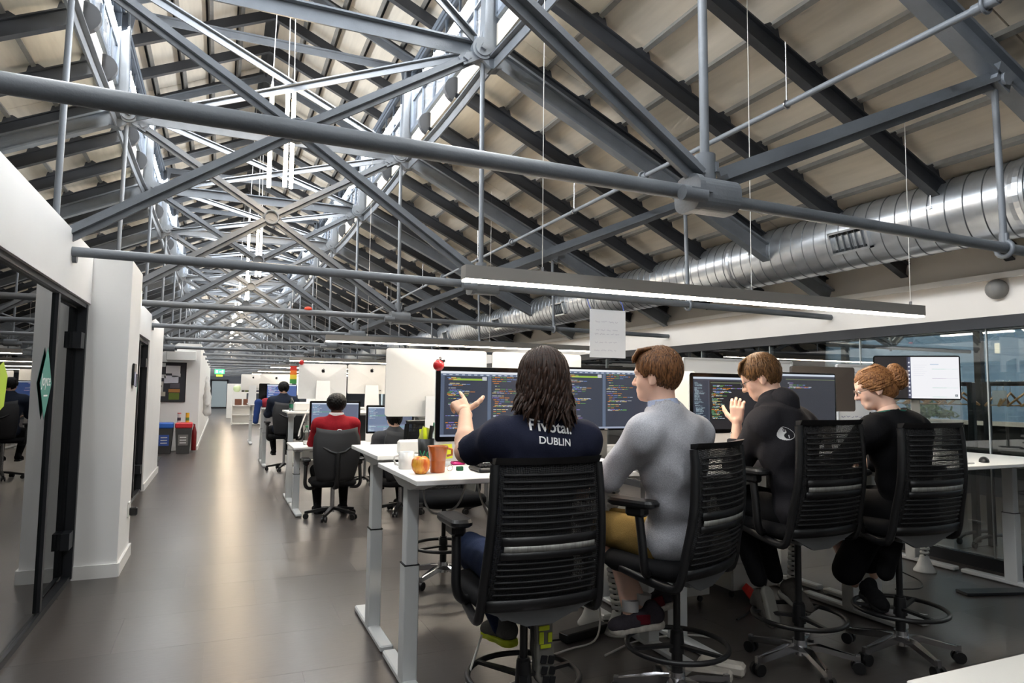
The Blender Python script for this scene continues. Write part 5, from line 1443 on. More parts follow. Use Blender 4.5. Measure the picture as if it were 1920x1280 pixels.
def code_col(r, x0, x1, y0, y1, n, dense=.8, pal=(ORG, YEL, GRN, PUR, WHT, BLU)):
    out = []; dy = (y1-y0)/n; ind = .0
    for i in range(n):
        y = y1-(i+1)*dy
        if r.random() > dense: continue
        ind = min(.14, max(0, ind+r.choice((-.03, 0, 0, .03)))); x = x0+ind*(x1-x0); end = x+(x1-x0)*r.uniform(.08, .62)
        while x < min(end, x1-.01):
            l = r.uniform(.012, .055); out.append((x, min(x+l, x1), y+dy*.22, y+dy*.80, pal[r.integers(len(pal))])); x += l+.006
    return out
def two_pane(seed):
    r = np.random.default_rng(seed); R = [(0, 1, .965, 1, (232, 236, 242)), (0, 1, .93, .965, (98, 112, 136)), (0, .035, .03, .93, (84, 96, 118)), (.455, .49, .03, .93, (92, 106, 128)), (0, 1, 0, .03, (150, 160, 180)), (.965, 1, .03, .93, (80, 90, 108))]
    for i in range(16): R.append((.02+.06*i, .05+.06*i, .94, .955, (190, 200, 216)))
    R += [(.10+.3*r.random()*.1, .44, .862, .890, LIM), (.40, .445, .865, .92, WHT)]
    R += code_col(r, .05, .44, .40, .925, 36, .68); R += code_col(r, .05, .36, .10, .38, 16, .55, (PUR, BLU, ORG, WHT)); R += code_col(r, .50, .95, .22, .925, 46, .46)
    return R, (56, 62, 76)
def tree_dark(seed, full=True):
    r = np.random.default_rng(seed); R = [(0, 1, .962, 1, (206, 216, 230)), (0, 1, .93, .962, (64, 68, 80))]
    if full:
        R += [(0, .20, 0, .93, (52, 60, 74)), (.20, .215, 0, .93, (70, 78, 92))]; R += code_col(r, .01, .17, .25, .92, 40, .9, ((150, 170, 180), (120, 140, 150)))
    R += [(.23, 1, .885, .905, (96, 104, 84))]; R += code_col(r, .26, .98, .70, .87, 9, .8, (PUR, WHT, ORG, GRN, BLU))
    if full: R += code_col(r, .24, .50, .18, .70, 30, .8, (YEL, GRN, WHT, (120, 160, 160), ORG))
    return R, (38, 38, 43) if full else (54, 56, 64)
def ide_blue(seed):
    r = np.random.default_rng(seed); R = [(0, 1, .955, 1, (220, 230, 244)), (0, .44, .28, .955, (112, 128, 156)), (.01, .40, .62, .68, (112, 150, 140)), (.44, .66, .40, .955, (76, 70, 84)), (.66, .98, .28, .955, (96, 104, 126)), (0, 1, 0, .28, (128, 142, 168)), (.2, .96, .18, .20, (120, 190, 180))]
    R += code_col(r, .02, .30, .5, .93, 14, .5, (WHT, (170, 200, 220))); R += code_col(r, .45, .64, .42, .94, 20, .9, (ORG, WHT, (180, 60, 50), BLU)); R += code_col(r, .02, .25, .02, .26, 10, .8, (WHT, (190, 220, 225))); R += code_col(r, .35, .9, .03, .16, 5, .8, (WHT,))
    return R, (104, 116, 140)
def blue_term(seed):
    r = np.random.default_rng(seed); R = [(0, 1, .94, 1, (226, 236, 248))]; R += code_col(r, .02, .62, .04, .92, 22, .8, (WHT, (200, 220, 240), (220, 190, 220)))
    return R, (76, 100, 158)
def doc_page(seed):
    R = [(0, .40, 0, 1, (40, 36, 38)), (0, .40, .28, .68, (196, 160, 140)), (.33, .40, .47, .68, (150, 130, 110)), (.385, .43, .0, 1, (84, 88, 110)), (.43, 1, 0, 1, (246, 246, 250))]
    for i in range(9): R.append((.398, .418, .06+.098*i, .095+.098*i, (225, 228, 238)))
    for y, c in ((.70, (150, 210, 190)), (.475, (180, 165, 190)), (.25, (150, 205, 180)), (.03, (160, 215, 195))): R.append((.68, .985, y, y+.012, c))
    R += [(.66, .76, .81, .83, (190, 205, 225)), (.945, .975, .05, .10, (60, 70, 80)), (.952, .968, .06, .09, (230, 235, 240))]
    for i in range(6): R.append((.46, .58+.02*(i % 3), .55+.05*i, .555+.05*i, (214, 214, 224)))
    return R, (240, 240, 246)
def apple_outline(s):
    pts = [(0, .34), (.12, .40), (.28, .38), (.40, .26), (.33, .18), (.29, .06), (.33, -.08), (.42, -.15), (.34, -.34), (.22, -.46), (.10, -.44), (0, -.41), (-.10, -.44), (-.22, -.46), (-.34, -.30), (-.42, -.08), (-.40, .16), (-.28, .36), (-.12, .40)]
    return [(x*s, z*s) for x, z in pts]
def logo_mb(s, y, z, x=0):
    b = MB().poly([(x+a, y, z+c) for a, c in apple_outline(s)], (0, -.001, 0)); b.poly([(x+a*s, y, z+c*s) for a, c in ((0, .46), (.02, .60), (.16, .72), (.15, .56))], (0, -.001, 0)); return b
def shell_back(w, h, edge, bulge, r=.02):
    """pillow-shaped rear shell, front at y=0 going to +y"""
    b = MB(); n = len(rrect(w, h, r)); vs = []
    for s, y in ((1, 0), (1, edge)): vs += [(x*s, y, h/2+z*s) for x, z in rrect(w, h, r)]
    b.add(vs, [(i, (i+1) % n, n+(i+1) % n, n+i) for i in range(n)]+[tuple(range(n))]); vs = []; m = 9
    for k in range(m):
        s = 1-.97*k/(m-1); vs += [(x*s, edge+bulge*.6*(1-s*s), h/2+z*s) for x, z in rrect(w, h, r)]
    b.add(vs, [(a*n+i, a*n+(i+1) % n, (a+1)*n+(i+1) % n, (a+1)*n+i) for a in range(m-1) for i in range(n)], True); b.add(vs[-n:], [tuple(range(n))[::-1]], True); return b
def make_monitor(x, y, zb, w, hp, rz, kind, label, zdesk, screen=None, group=None, sw=None):
    """local: faces -Y; panel bottom at zb. kinds: allinone (chin + foot), panel (thin dark), display (pale back)"""
    mo = empty('computer_monitor', (x, y, zdesk), rz, label=label, cat='monitor', group=group); z0 = zb-zdesk
    chin = .105*w/.65 if kind == 'allinone' else 0.0
    mback = {'allinone': M_alu, 'panel': M_blackm, 'display': M_alu_w, 'bronze': M_bronze}[kind]
    H = hp+chin
    b = shell_back(w, H, .008 if kind != 'bronze' else .025, .035).build('rear_shell', mback, mo, (0, 0, z0-chin))
    bz = MB(); pr = rrect(w-.002, hp-.002, .016); bz.poly([(a, -.001, hp/2+c) for a, c in pr], (0, -.005, 0)); bz.build('bezel', M_bezel, mo, (0, 0, z0))
    if chin: MB().poly([(a, -.001, c+chin/2) for a, c in rrect(w-.002, chin, .012)], (0, -.004, 0)).build('chin', M_alu, mo, (0, 0, z0-chin))
    if screen is not None:
        R, bg = screen; mgn = .026 if kind != 'panel' else .012
        inst(screen_mesh(R, w-2*mgn, hp-2*mgn, bg), 'screen', mo, (0, -.0068, z0+mgn))
    if chin:
        logo_mb(.030, -.0055, z0-chin*.5).build('logo', M_logo, mo)
    if kind in ('allinone', 'display'):
        q = logo_mb(.055, 0, 0); lg = q.build('logo', M_logo, mo, (0, .028, z0-chin+H*.80), ); lg.rotation_euler = (.06, 0, PI)
        if kind == 'display' or True:
            pt = MB()
            for i in range(6): pt.box((-.13+.018*i, .022, z0-chin+.05), (.008, .006, .013 if i < 4 else .006))
            pt.build('ports', M_logo, mo)
    sw_ = sw or .18
    if kind == 'panel' or kind == 'bronze':
        MB().box((0, .05, (z0+hp*.45)/2), (.07, .02, z0+hp*.45), bev=.004).build('stand', M_bronze if kind == 'bronze' else mat('grey_stand', (120, 120, 116), .4), mo)
        MB().box((0, .03, .006), (.24, .18, .012), bev=.004).build('stand_foot', M_blackm, mo)
    else:
        MB().poly([(-sw_/2, .055, z0+H*.30), (sw_/2, .055, z0+H*.30), (sw_/2*1.15, .10, .012), (-sw_/2*1.15, .10, .012)], (0, .008, 0)).build('stand', M_alu, mo)
        MB().box((0, .01, .006), (sw_*1.15, .19, .010), bev=.003).build('stand_foot', M_alu, mo)
    return mo
make_monitor(1.388, 3.50, 1.180, .65, .405, .0, 'allinone', 'large monitor with code in front of the navy shirted person, red apple on its corner', 1.05, two_pane(1))
m2 = make_monitor(2.125, 3.50, 1.228, .64, .372, .0, 'panel', 'black monitor with mirrored code between the navy shirt and the grey sweater', 1.05, two_pane(1))
text_obj('DELL', .012, mat('bezel_letters', (170, 170, 170), .4), 'brand_mark', m2, (0, -.0075, .182), (PI/2, 0, 0), .0004)
make_monitor(3.065, 3.50, 1.20, .65, .387, .0, 'allinone', 'large monitor with dark code and file list, left of the hooded person', 1.02, tree_dark(4))
make_monitor(3.705, 3.50, 1.235, .62, .372, .0, 'panel', 'black monitor with nearly empty dark code, behind the hooded person', 1.02, tree_dark(5, False))
make_monitor(4.61, 4.15, 1.32, .64, .37, PI-.1, 'bronze', 'dark bronze monitor seen from behind, beside the hooded person', 1.0)
make_monitor(5.40, 3.88, 1.425, .665, .372, -.62, 'panel', 'wide monitor with a white page on screen, behind the red haired person', .99, doc_page(1))
make_monitor(1.255, 4.10, 1.292, .66, .42, PI, 'display', 'pale monitor back nearest the corridor, left of the code screens', 1.085)
make_monitor(1.955, 4.10, 1.292, .66, .42, PI, 'display', 'pale monitor back behind the navy shirted person', 1.085)
make_monitor(2.95, 4.12, 1.20, .66, .42, PI, 'display', 'pale monitor back behind the grey sweater person', 1.05)
make_monitor(1.345, 8.75, .945, .63, .365, 0, 'allinone', 'monitor with a blue grey code window in front of the person in red', .79, ide_blue(2), sw=.16)
make_monitor(2.05, 8.75, .895, .63, .365, 0, 'allinone', 'monitor with a blue grey code window right of the person in red', .79, ide_blue(2), sw=.16)
make_monitor(1.29, 9.58, 1.43, .645, .375, PI, 'allinone', 'silver monitor back with a red ball on its corner, behind the person in red', 1.17)
make_monitor(1.965, 9.60, 1.40, .66, .41, PI-.05, 'display', 'pale monitor back to the right of the one with the red ball', 1.17)
make_monitor(2.66, 9.60, 1.38, .66, .41, PI, 'display', 'pale monitor back at the right end of the second bench', 1.10)
make_monitor(1.09, 13.75, 1.19, .56, .36, 0, 'panel', 'monitor with a blue text window before the person in dark blue', 1.10, blue_term(3))
make_monitor(.78, 13.85, 1.19, .20, .37, .0, 'panel', 'narrow black monitor at the corridor end of the third bench', 1.10)
make_monitor(1.05, 14.7, 1.36, .62, .40, PI, 'display', 'white monitor back on the rear desk of the third bench', 1.17)
make_monitor(1.75, 14.7, 1.33, .62, .40, PI, 'display', 'white monitor back right of its twin on the third bench', 1.17)
make_monitor(.80, 19.3, 1.42, .62, .42, PI-.2, 'display', 'white monitor back on the fourth bench', 1.05)

# ================================================================== SMALL THINGS ON THE NEAR DESK (top at 1.05)
ZD = 1.05
M_ceram = mat('white_ceramic', (232, 230, 226), .2, coat=.3); M_mugblue = mat('blue_glaze', (110, 150, 180), .25)
mug = empty('coffee_mug', (.893, 3.43, ZD), label='white mug with a pale blue inside near the desk corner', cat='mug')
MB().lathe([(0, .002), (.036, .0), (.039, .004), (.041, .088), (.038, .088), (.036, .02)], n=28).build('mug_body', M_ceram, mug)
MB().lathe([(.0377, .084), (.0365, .03), (0, .03)], n=28).build('mug_inside', M_mugblue, mug)
MB().tube([(-.039, 0, .07), (-.062, -.005, .066), (-.066, -.006, .045), (-.056, -.004, .025), (-.039, 0, .02)], .005, 8).build('handle', M_ceram, mug)
ap = empty('apple', (.905, 3.20, ZD), label='yellow orange apple at the desk corner', cat='apple')
V = [(0, .012), (.012, .003), (.026, .003), (.040, .02), (.046, .045), (.042, .068), (.028, .083), (.012, .083), (0, .072)]
am = bpy.data.materials.new('apple_skin'); am.use_nodes = True; nt = am.node_tree; bs = nt.nodes['Principled BSDF']
tc = nt.nodes.new('ShaderNodeTexCoord'); mp = nt.nodes.new('ShaderNodeMapping'); mp.inputs['Scale'].default_value = (40, 40, 6); nz = nt.nodes.new('ShaderNodeTexNoise'); nz.inputs['Scale'].default_value = 1.6
rp = nt.nodes.new('ShaderNodeValToRGB'); rp.color_ramp.elements[0].position = .38; rp.color_ramp.elements[1].position = .66; rp.color_ramp.elements[0].color = (*lin3((226, 168, 64)), 1); rp.color_ramp.elements[1].color = (*lin3((198, 92, 40)), 1)
nt.links.new(tc.outputs['Object'], mp.inputs[0]); nt.links.new(mp.outputs[0], nz.inputs['Vector']); nt.links.new(nz.outputs['Fac'], rp.inputs[0]); nt.links.new(rp.outputs[0], bs.inputs['Base Color']); bs.inputs['Roughness'].default_value = .35
MB().lathe(V, n=28).build('apple_flesh', am, ap)
MB().tube([(0, 0, .072), (.002, 0, .086), (.006, .002, .094)], .002, 6).build('stem', mat('apple_stem', (84, 60, 34), .8), ap)
M_terra = mat('terracotta_glaze', (176, 92, 38), .28, coat=.3)
tm = empty('terracotta_mug', (1.0, 3.235, ZD), label='tall orange brown flared mug beside the apple', cat='mug')
MB().lathe([(0, .0), (.034, .0), (.036, .004), (.040, .06), (.048, .128), (.0515, .13), (.049, .125), (.036, .03), (0, .02)], n=28).build('mug_body', M_terra, tm)
MB().tube([(.047, -.01, .118), (.07, -.014, .112), (.07, -.014, .086), (.045, -.008, .08)], .006, 8).build('handle', M_terra, tm)
cup = empty('pen_cup', (1.045, 3.60, ZD), label='black cup with green letters holding yellow highlighters', cat='cup')
MB().lathe([(0, 0), (.038, 0), (.046, .14), (.044, .14), (.036, .01)], n=28).build('cup_body', mat('black_cup', (28, 30, 30), .4), cup)
M_green = mat('green_print', (34, 140, 96), .5)
for i, ch in enumerate('VO'):
    a = -2.30+.95*i; r_ = .0440
    text_obj(ch, .056, M_green, 'cup_letter', cup, (r_*math.cos(a), r_*math.sin(a), .040), (PI/2, 0, a+PI/2), .0008)
M_hi = mat('highlighter_yellow', (222, 236, 40), .4, emit=.05, ecol=(222, 236, 40))
for i, (a, b, tz) in enumerate(((-.03, .02, .25), (-.01, -.02, -.12), (.02, .0, .4))):
    MB().cyl((a*.4, b, .03), (a+.03*math.sin(tz), b, .19+.01*i), .011, n=10).build('highlighter', M_hi if i < 2 else M_black, cup)
MB().box((.0, .01, .165), (.06, .003, .07), RY(.35)).build('yellow_note', mat('pale_yellow_paper', (226, 226, 130), .8), cup)
bt = empty('water_bottle', (1.105, 3.62, ZD), label='clear plastic bottle with a green cap and label by the pen cup', cat='bottle')
M_pet = glass_mat('clear_plastic', (232, 240, 238), .08)
MB().lathe([(0, .004), (.030, .0), (.033, .01), (.033, .13), (.028, .165), (.013, .195), (.013, .205)], n=24).build('bottle_body', M_pet, bt)
MB().lathe([(.0336, .065), (.0336, .13)], n=24).build('label_band', mat('green_label', (22, 96, 68), .5), bt)
MB().lathe([(0, .226), (.0145, .226), (.0155, .205), (.0155, .20), (0, .2)], n=20).build('cap', mat('green_cap', (28, 120, 74), .5), bt)
nt_y = MB().box((0, 0, -.036), (.076, .0012, .076), RY(-.06)).build('sticky_note', mat('yellow_paper', (226, 230, 50), .8), None, (1.115, 3.468, 1.165), label='bright yellow sticky note hanging under the code monitor', cat='note')
nt_p = MB().box((0, 0, -.03), (.076, .0012, .072), RY(.32)).build('sticky_note', mat('pink_paper', (226, 40, 130), .8), None, (1.245, 3.466, 1.162), label='hot pink sticky note hanging under the code monitor', cat='note')
MB().box((0, 0, .012), (.085, .045, .022), RZ(.2), bev=.010).box((.01, .0, .027), (.07, .02, .008), RZ(.25), bev=.003).build('pink_case', mat('pink_plastic', (214, 36, 130), .35), None, (1.205, 3.52, ZD+.001), label='small pink case on the desk below the pink note', cat='case')
MB().box((0, 0, .011), (.034, .022, .022), RZ(.1), bev=.003).build('green_eraser', mat('green_rubber', (20, 90, 60), .7), None, (1.128, 3.27, ZD), label='small dark green eraser on the near desk', cat='eraser')
ey = MB()
for s in (-1, 1): ey.tube([(s*.03+.02*math.cos(t), 0, .017+.014*math.sin(t)) for t in [2*PI*i/14 for i in range(14)]], .0014, 5, closed=True).tube([(s*.05, 0, .02), (s*.056, .06, .018), (s*.058, .12, .006)], .0013, 5)
ey.build('folded_glasses', mat('brown_wire', (120, 84, 52), .4), None, (1.045, 3.24, ZD), label='thin brown spectacles lying by the orange mug', cat='glasses').rotation_euler = (0, 0, .5)
kb = empty('keyboard', (1.395, 3.22, ZD), 0, label='chunky black keyboard in front of the navy shirted person', cat='keyboard')
MB().box((0, 0, .012), (.42, .17, .024), bev=.008).build('keyboard_case', M_black, kb)
km = MB().box((0, 0, 0), (.0165, .0165, .010), bev=.003).mesh('key', M_blackm)
for i in range(5):
    for j in range(19): inst(km, 'key', kb, (-.19+.0209*j, -.06+.028*i, .030))
MB().tube(catmull([(-.05, .08, .02), (-.08, .10, .05), (.0, .11, .05), (.03, .12, .02), (.2, .2, .008)], 5), .003, 6).build('cable', M_black, kb)
MB().box((0, 0, .0012), (.30, .21, .002)).build('paper_sheet', mat('white_paper', (238, 238, 236), .8), None, (1.19, 3.55, ZD), label='white sheet of paper lying under the pink case', cat='paper')
MB().box((0, 0, .04), (.20, .035, .085), bev=.012).box((-.07, -.018, .05), (.004, .003, .004)).box((-.07, -.018, .016), (.012, .003, .012)).build('power_brick', M_ceram, None, (1.05, 3.86, 1.085), label='white upright power box on the raised rear desk', cat='box')
rb = empty('foil_apple', (1.072, 3.488, 1.570), label='red apple shaped toy on the top corner of the code monitor', cat='toy')
MB().sphere((0, -.006, .018), .030, 18, 12).build('red_ball', mat('red_plastic', (196, 34, 40), .3, coat=.4), rb)
MB().poly([(.012, -.01, .045), (.03, -.012, .05), (.036, -.012, .042), (.022, -.012, .03)], (0, .004, 0)).tube([(.006, -.008, .045), (.014, -.008, .06)], .002, 6).build('leaf', M_blackm, rb)
rb2 = MB().sphere((0, 0, .02), .035, 14, 10).build('red_ball', mat('red_plastic', (196, 34, 40), .3), None, (1.0, 9.56, 1.80), label='small red ball on the corner of the silver monitor back', cat='toy')
# things by the other near screens
MB().lathe([(0, 0), (.035, 0), (.05, .055), (.046, .055), (.032, .006), (0, .006)], n=20).build('orange_bowl', mat('orange_plastic', (214, 120, 52), .5), None, (2.23, 3.85, 1.085), label='orange bowl behind the mirrored code monitor', cat='bowl')
MB().box((0, 0, .035), (.16, .10, .07), bev=.02).build('white_case', M_ceram, None, (2.22, 3.60, ZD), label='white rounded case behind the grey sleeve', cat='case')
MB().sphere((0, 0, .03), .028, 14, 10, (1, 1, 1.1)).build('webcam_ball', M_blackm, None, (2.13, 3.40, ZD), label='small black ball shaped camera on the desk by the grey sleeve', cat='camera')
MB().box((0, 0, .012), (.07, .05, .025), bev=.006).build('blue_box', mat('blue_plastic', (36, 44, 150), .4), None, (2.06, 3.22, ZD), label='small blue box beside the hand of the grey sweater person', cat='box')
# third near desk
ZE = .99
ms = MB().sphere((0, 0, .0), .034, 16, 10, (.95, 1.7, 1.0)); ms.build('computer_mouse', M_black, None, (5.02, 3.12, ZE+.006), label='black computer mouse on the desk by the glass screen', cat='mouse').rotation_euler = (0, 0, -.9)
kb2 = empty('keyboard', (4.62, 3.12, ZE), .0, label='slim white keyboard beside the black mouse', cat='keyboard')
MB().box((0, 0, .006), (.42, .115, .012), bev=.004).build('keyboard_case', M_ceram, kb2)
km2 = MB().box((0, 0, 0), (.0165, .015, .004), bev=.001).mesh('key', M_white_lam)
for i in range(5):
    for j in range(19): inst(km2, 'key', kb2, (-.19+.0209*j, -.042+.021*i, .013))
MB().box((0, 0, .03), (.34, .22, .06), RZ(.12), bev=.006).build('document_box', mat('white_card', (226, 226, 222), .7), None, (4.98, 3.45, ZE), label='flat white box on the desk behind the black mouse', cat='box')
MB().box((0, 0, .001), (.30, .21, .002), RZ(.3)).build('paper_sheet', mat('white_paper', (238, 238, 236), .8), None, (4.05, 3.30, 1.02), label='white sheet of paper in front of the red haired person', cat='paper')
# second bench
b2 = empty('water_bottle', (.97, 8.45, .79), label='clear bottle with a green cap on the low desk of the person in red', cat='bottle')
MB().lathe([(0, .004), (.033, 0), (.036, .012), (.036, .15), (.014, .20), (.014, .21)], n=20).build('bottle_body', M_pet, b2); MB().lathe([(0, .23), (.017, .23), (.017, .208), (0, .208)], n=14).build('cap', mat('green_cap', (28, 120, 74), .5), b2)
MB().lathe([(.0366, .02), (.0366, .055)], n=20).build('label_band', M_ceram, b2)
MB().box((0, 0, .06), (.26, .06, .12), bev=.02).build('power_brick', M_ceram, None, (1.0, 9.10, 1.17), label='white rounded power box on the raised desk behind the person in red', cat='box')
MB().tube(catmull([(1.05, 9.06, 1.2), (1.0, 9.0, 1.1), (.95, 8.98, .95), (.93, 8.96, .86)], 5), .010, 8).build('white_cable', M_ceram, None, label='white cable drooping from the raised desk of the second bench', cat='cable')
bb3 = empty('water_bottle', (.86, 9.25, 1.17), label='small clear bottle with a green label on the raised second bench desk', cat='bottle')
MB().lathe([(0, 0), (.03, 0), (.03, .12), (.012, .16), (.012, .17)], n=16).build('bottle_body', M_pet, bb3); MB().lathe([(.031, .04), (.031, .09)], n=16).build('label_band', mat('green_label', (22, 96, 68), .5), bb3)
# rainbow flag strip hanging at the second bench
fl = empty('rainbow_flag', (.905, 9.62, 1.50), label='narrow rainbow flag hanging beside the silver monitor back', cat='flag')
for i, c in enumerate(((200, 52, 44), (226, 120, 44), (228, 200, 60), (60, 140, 70))): MB().box((0, 0, .24-.06*i), (.09, .004, .06)).build('stripe', mat('flag_%d' % i, c, .8), fl)
# third bench: red helmet and blue jacket
MB().sphere((0, 0, .06), .10, 16, 10, (1, 1.1, .9)).build('red_hat', mat('red_felt', (150, 28, 44), .8), None, (.80, 13.55, 1.135), label='dark red woolly hat on the corridor end of the third bench', cat='hat')
V, Q = sdf_mesh([rc((.66, 13.5, 1.20), .06, (.62, 13.45, .85), .05), rc((.66, 13.5, 1.20), .06, (.75, 13.55, 1.18), .05)], .012, .03, post=wrinkles(.01, 30, 3))
np_obj('blue_jacket', [(V, Q)], cloth('blue_cloth', (44, 66, 120)), None, label='blue jacket slung over the end of the third bench', cat='jacket')

# ================================================================== UNDER THE DESKS
M_vert = mat('white_vertebrae', (226, 226, 222), .4)
def cable_spine(x, y, ztop, label, lean=(0, 0), n=20, r=.032):
    s = empty('cable_spine', (x, y, 0), label=label, cat='cable guide', group='white cable spines')
    MB().lathe([(0, .0), (.085, .0), (.085, .012), (.06, .05), (.04, .10), (.034, .13), (0, .13)], n=24).build('base', M_vert, s)
    ring = MB().lathe([(r*.55, -.010), (r, -.012), (r*1.15, 0), (r, .012), (r*.55, .010)], n=16).mesh('vertebra', M_vert)
    for i in range(n):
        t = (i+.5)/n; z = .14+(ztop-.20)*t
        inst(ring, 'vertebra', s, (lean[0]*math.sin(t*PI)+lean[0]*.3*t, lean[1]*math.sin(t*PI), z))
    MB().tube([(lean[0]*math.sin(t*PI)+lean[0]*.3*t, lean[1]*math.sin(t*PI), .10+(ztop-.16)*t) for t in [i/14 for i in range(15)]], .010, 6).build('cable', M_black, s)
cable_spine(2.27, 3.60, 1.03, 'white cable spine under the desk left of the grey sweater person', (-.03, .02), 26)
cable_spine(2.20, 3.80, 1.06, 'white cable spine standing just behind the one by the grey sweater person', (-.06, 0), 26)
cable_spine(3.80, 3.72, 1.0, 'white cable spine under the desk between the hooded and red haired people', (.02, 0), 24)
cable_spine(5.45, 3.90, .97, 'white cable spine under the desk by the glass screen', (.05, 0), 24)
M_wcab = mat('white_cord', (214, 212, 206), .5)
cables = [([(1.02, 3.55, 1.0), (1.02, 3.5, .86), (1.08, 3.5, .80), (1.2, 3.5, .84), (1.26, 3.5, 1.0)], .006, M_wcab, 'white cable looping below the near desk edge'),
 ([(1.30, 3.5, 1.0), (1.34, 3.5, .85), (1.42, 3.5, .7)], .006, M_wcab, 'white cable hanging behind the nearest chair'),
 ([(1.06, 2.75, .42), (1.0, 2.78, .2), (.98, 2.8, .02), (1.1, 2.95, .012), (1.35, 3.15, .012), (1.6, 3.25, .012)], .005, M_wcab, 'white cable on the floor by the nearest chair'),
 ([(1.5, 3.35, .012), (1.85, 3.45, .012), (2.1, 3.55, .02), (2.2, 3.7, .25)], .006, M_wcab, 'white cable on the floor leading to the cable spines'),
 ([(1.6, 3.55, .012), (1.7, 3.5, .012), (1.8, 3.6, .012), (1.95, 3.6, .012)], .006, M_black, 'black cable tangled at the foot of the cable spines'),
 ([(3.4, 3.7, .5), (3.55, 3.7, .3), (3.5, 3.68, .1), (3.3, 3.6, .012), (3.1, 3.5, .012)], .006, M_black, 'black cable looping beside the hooded person'),
 ([(4.7, 3.6, .012), (4.9, 3.55, .012), (5.1, 3.7, .012), (5.0, 3.85, .1), (4.9, 3.8, .3)], .005, M_black, 'black cables on the floor by the glass screen'),
 ([(2.0, 3.3, .012), (2.3, 3.42, .012), (2.6, 3.4, .012), (2.75, 3.3, .012)], .006, M_wcab, 'white cable on the floor behind the grey sweater chair')]
for pts, r_, m_, lab in cables: MB().tube(catmull(pts, 6), r_, 8).build('cable', m_, None, label=lab, cat='cable')
def pedestal(x, y, w, d, h, label, c=(206, 204, 198)):
    p = empty('pedestal', (x, y, 0), label=label, cat='drawer unit', group='under desk drawer units'); m_ = mat('pedestal_%d' % c[0], c, .5)
    MB().box((0, 0, h/2+.03), (w, d, h-.06), bev=.004).build('carcass', m_, p)
    for i in range(3):
        dr = MB().box((0, -d/2-.006, .06+(h-.06)*(i+.5)/3), (w-.012, .014, (h-.08)/3), bev=.002).build('drawer', m_, p)
        MB().box((0, -d/2-.016, .06+(h-.06)*(i+.85)/3), (.12, .008, .012)).build('handle', M_chrome, dr)
    for sx in (-1, 1):
        for sy in (-1, 1): MB().cyl((sx*(w/2-.04), sy*(d/2-.05)-.008, .02), (sx*(w/2-.04), sy*(d/2-.05)+.008, .02), .02, n=10).build('caster', M_black, p)
pedestal(2.98, 4.15, .42, .55, .62, 'pale drawer unit under the bench behind the grey sweater person')
pedestal(3.60, 4.15, .42, .55, .62, 'pale drawer unit under the bench behind the hooded person')
MB().box((0, 0, .03), (.34, .08, .05), RZ(.25), bev=.006).build('power_strip', M_black, None, (2.05, 3.62, 0), label='black power strip on the floor at the foot of the cable spines', cat='power strip')
MB().box((0, 0, .012), (.55, .12, .02), RZ(-.3), bev=.003).build('floor_box', M_alu_frame, None, (5.35, 3.28, 0), label='dark flat footrest bar on the floor under the end desk', cat='footrest')
MB().poly([(0, 0, .02), (.11, .03, .03), (.10, .07, .06), (.04, .06, .10), (-.01, .05, .07)], (.0, .03, .015)).build('red_paper', mat('red_paper', (226, 52, 40), .7), None, (3.45, 3.75, .0), label='crumpled red paper on the floor by the grey shoes', cat='paper')
MB().poly([(0, 0, .002), (.34, -.02, .002), (.20, .22, .002)], (0, 0, .002)).build('paper_sheet', mat('white_paper', (238, 238, 236), .8), None, (4.05, 3.15, 0), label='white sheet of paper dropped on the floor behind the last chair', cat='paper')
for i, (dx, dy) in enumerate(((0, 0), (.13, .05))):
    MB().box((0, 0, .03), (.09, .24, .06), RZ(.7), bev=.015).build('slipper', mat('cream_plastic', (196, 190, 180), .6), None, (2.34+dx, 2.86+dy, 0), label='cream block on the floor under the second chair, %s' % ('left of two' if i == 0 else 'right of two'), cat='block')
# far drawers and crates glimpsed under the second bench
pedestal(3.1, 9.2, .42, .55, .6, 'pale drawer unit under the second bench')
pedestal(1.75, 14.4, .42, .55, .6, 'pale drawer unit under the third bench')

# ================================================================== BOARDS AND SIGNS
M_marker = mat('marker_ink', (70, 80, 140), .6); M_marker2 = mat('faint_ink', (200, 200, 214), .7); M_board = mat('whiteboard', (238, 239, 240), .25)
def scribble(seed, x0, x1, z0, z1, rows, y, m_, nm, parent, dens=.7, th=.0035):
    r = np.random.default_rng(seed); b = MB(); dz = (z1-z0)/rows
    for i in range(rows):
        if r.random() > dens: continue
        x = x0+r.random()*.1*(x1-x0); z = z1-(i+.5)*dz; e = x0+(x1-x0)*r.uniform(.45, 1)
        while x < e:
            l = r.uniform(.02, .06); n = max(3, int(l/.006)); pts = [(x+l*j/n, y, z+r.uniform(-.3, .3)*dz*.6) for j in range(n+1)]
            for j in range(n): 
                a, c = Vector(pts[j]), Vector(pts[j+1]); d = (c-a).normalized(); q = Vector((-d.z, 0, d.x))*th/2
                b.add([a-q, c-q, c+q, a+q], [(0, 1, 2, 3)])
            x += l+.015
    o = b.build(nm, m_, parent); o['kind'] = 'stuff'; return o
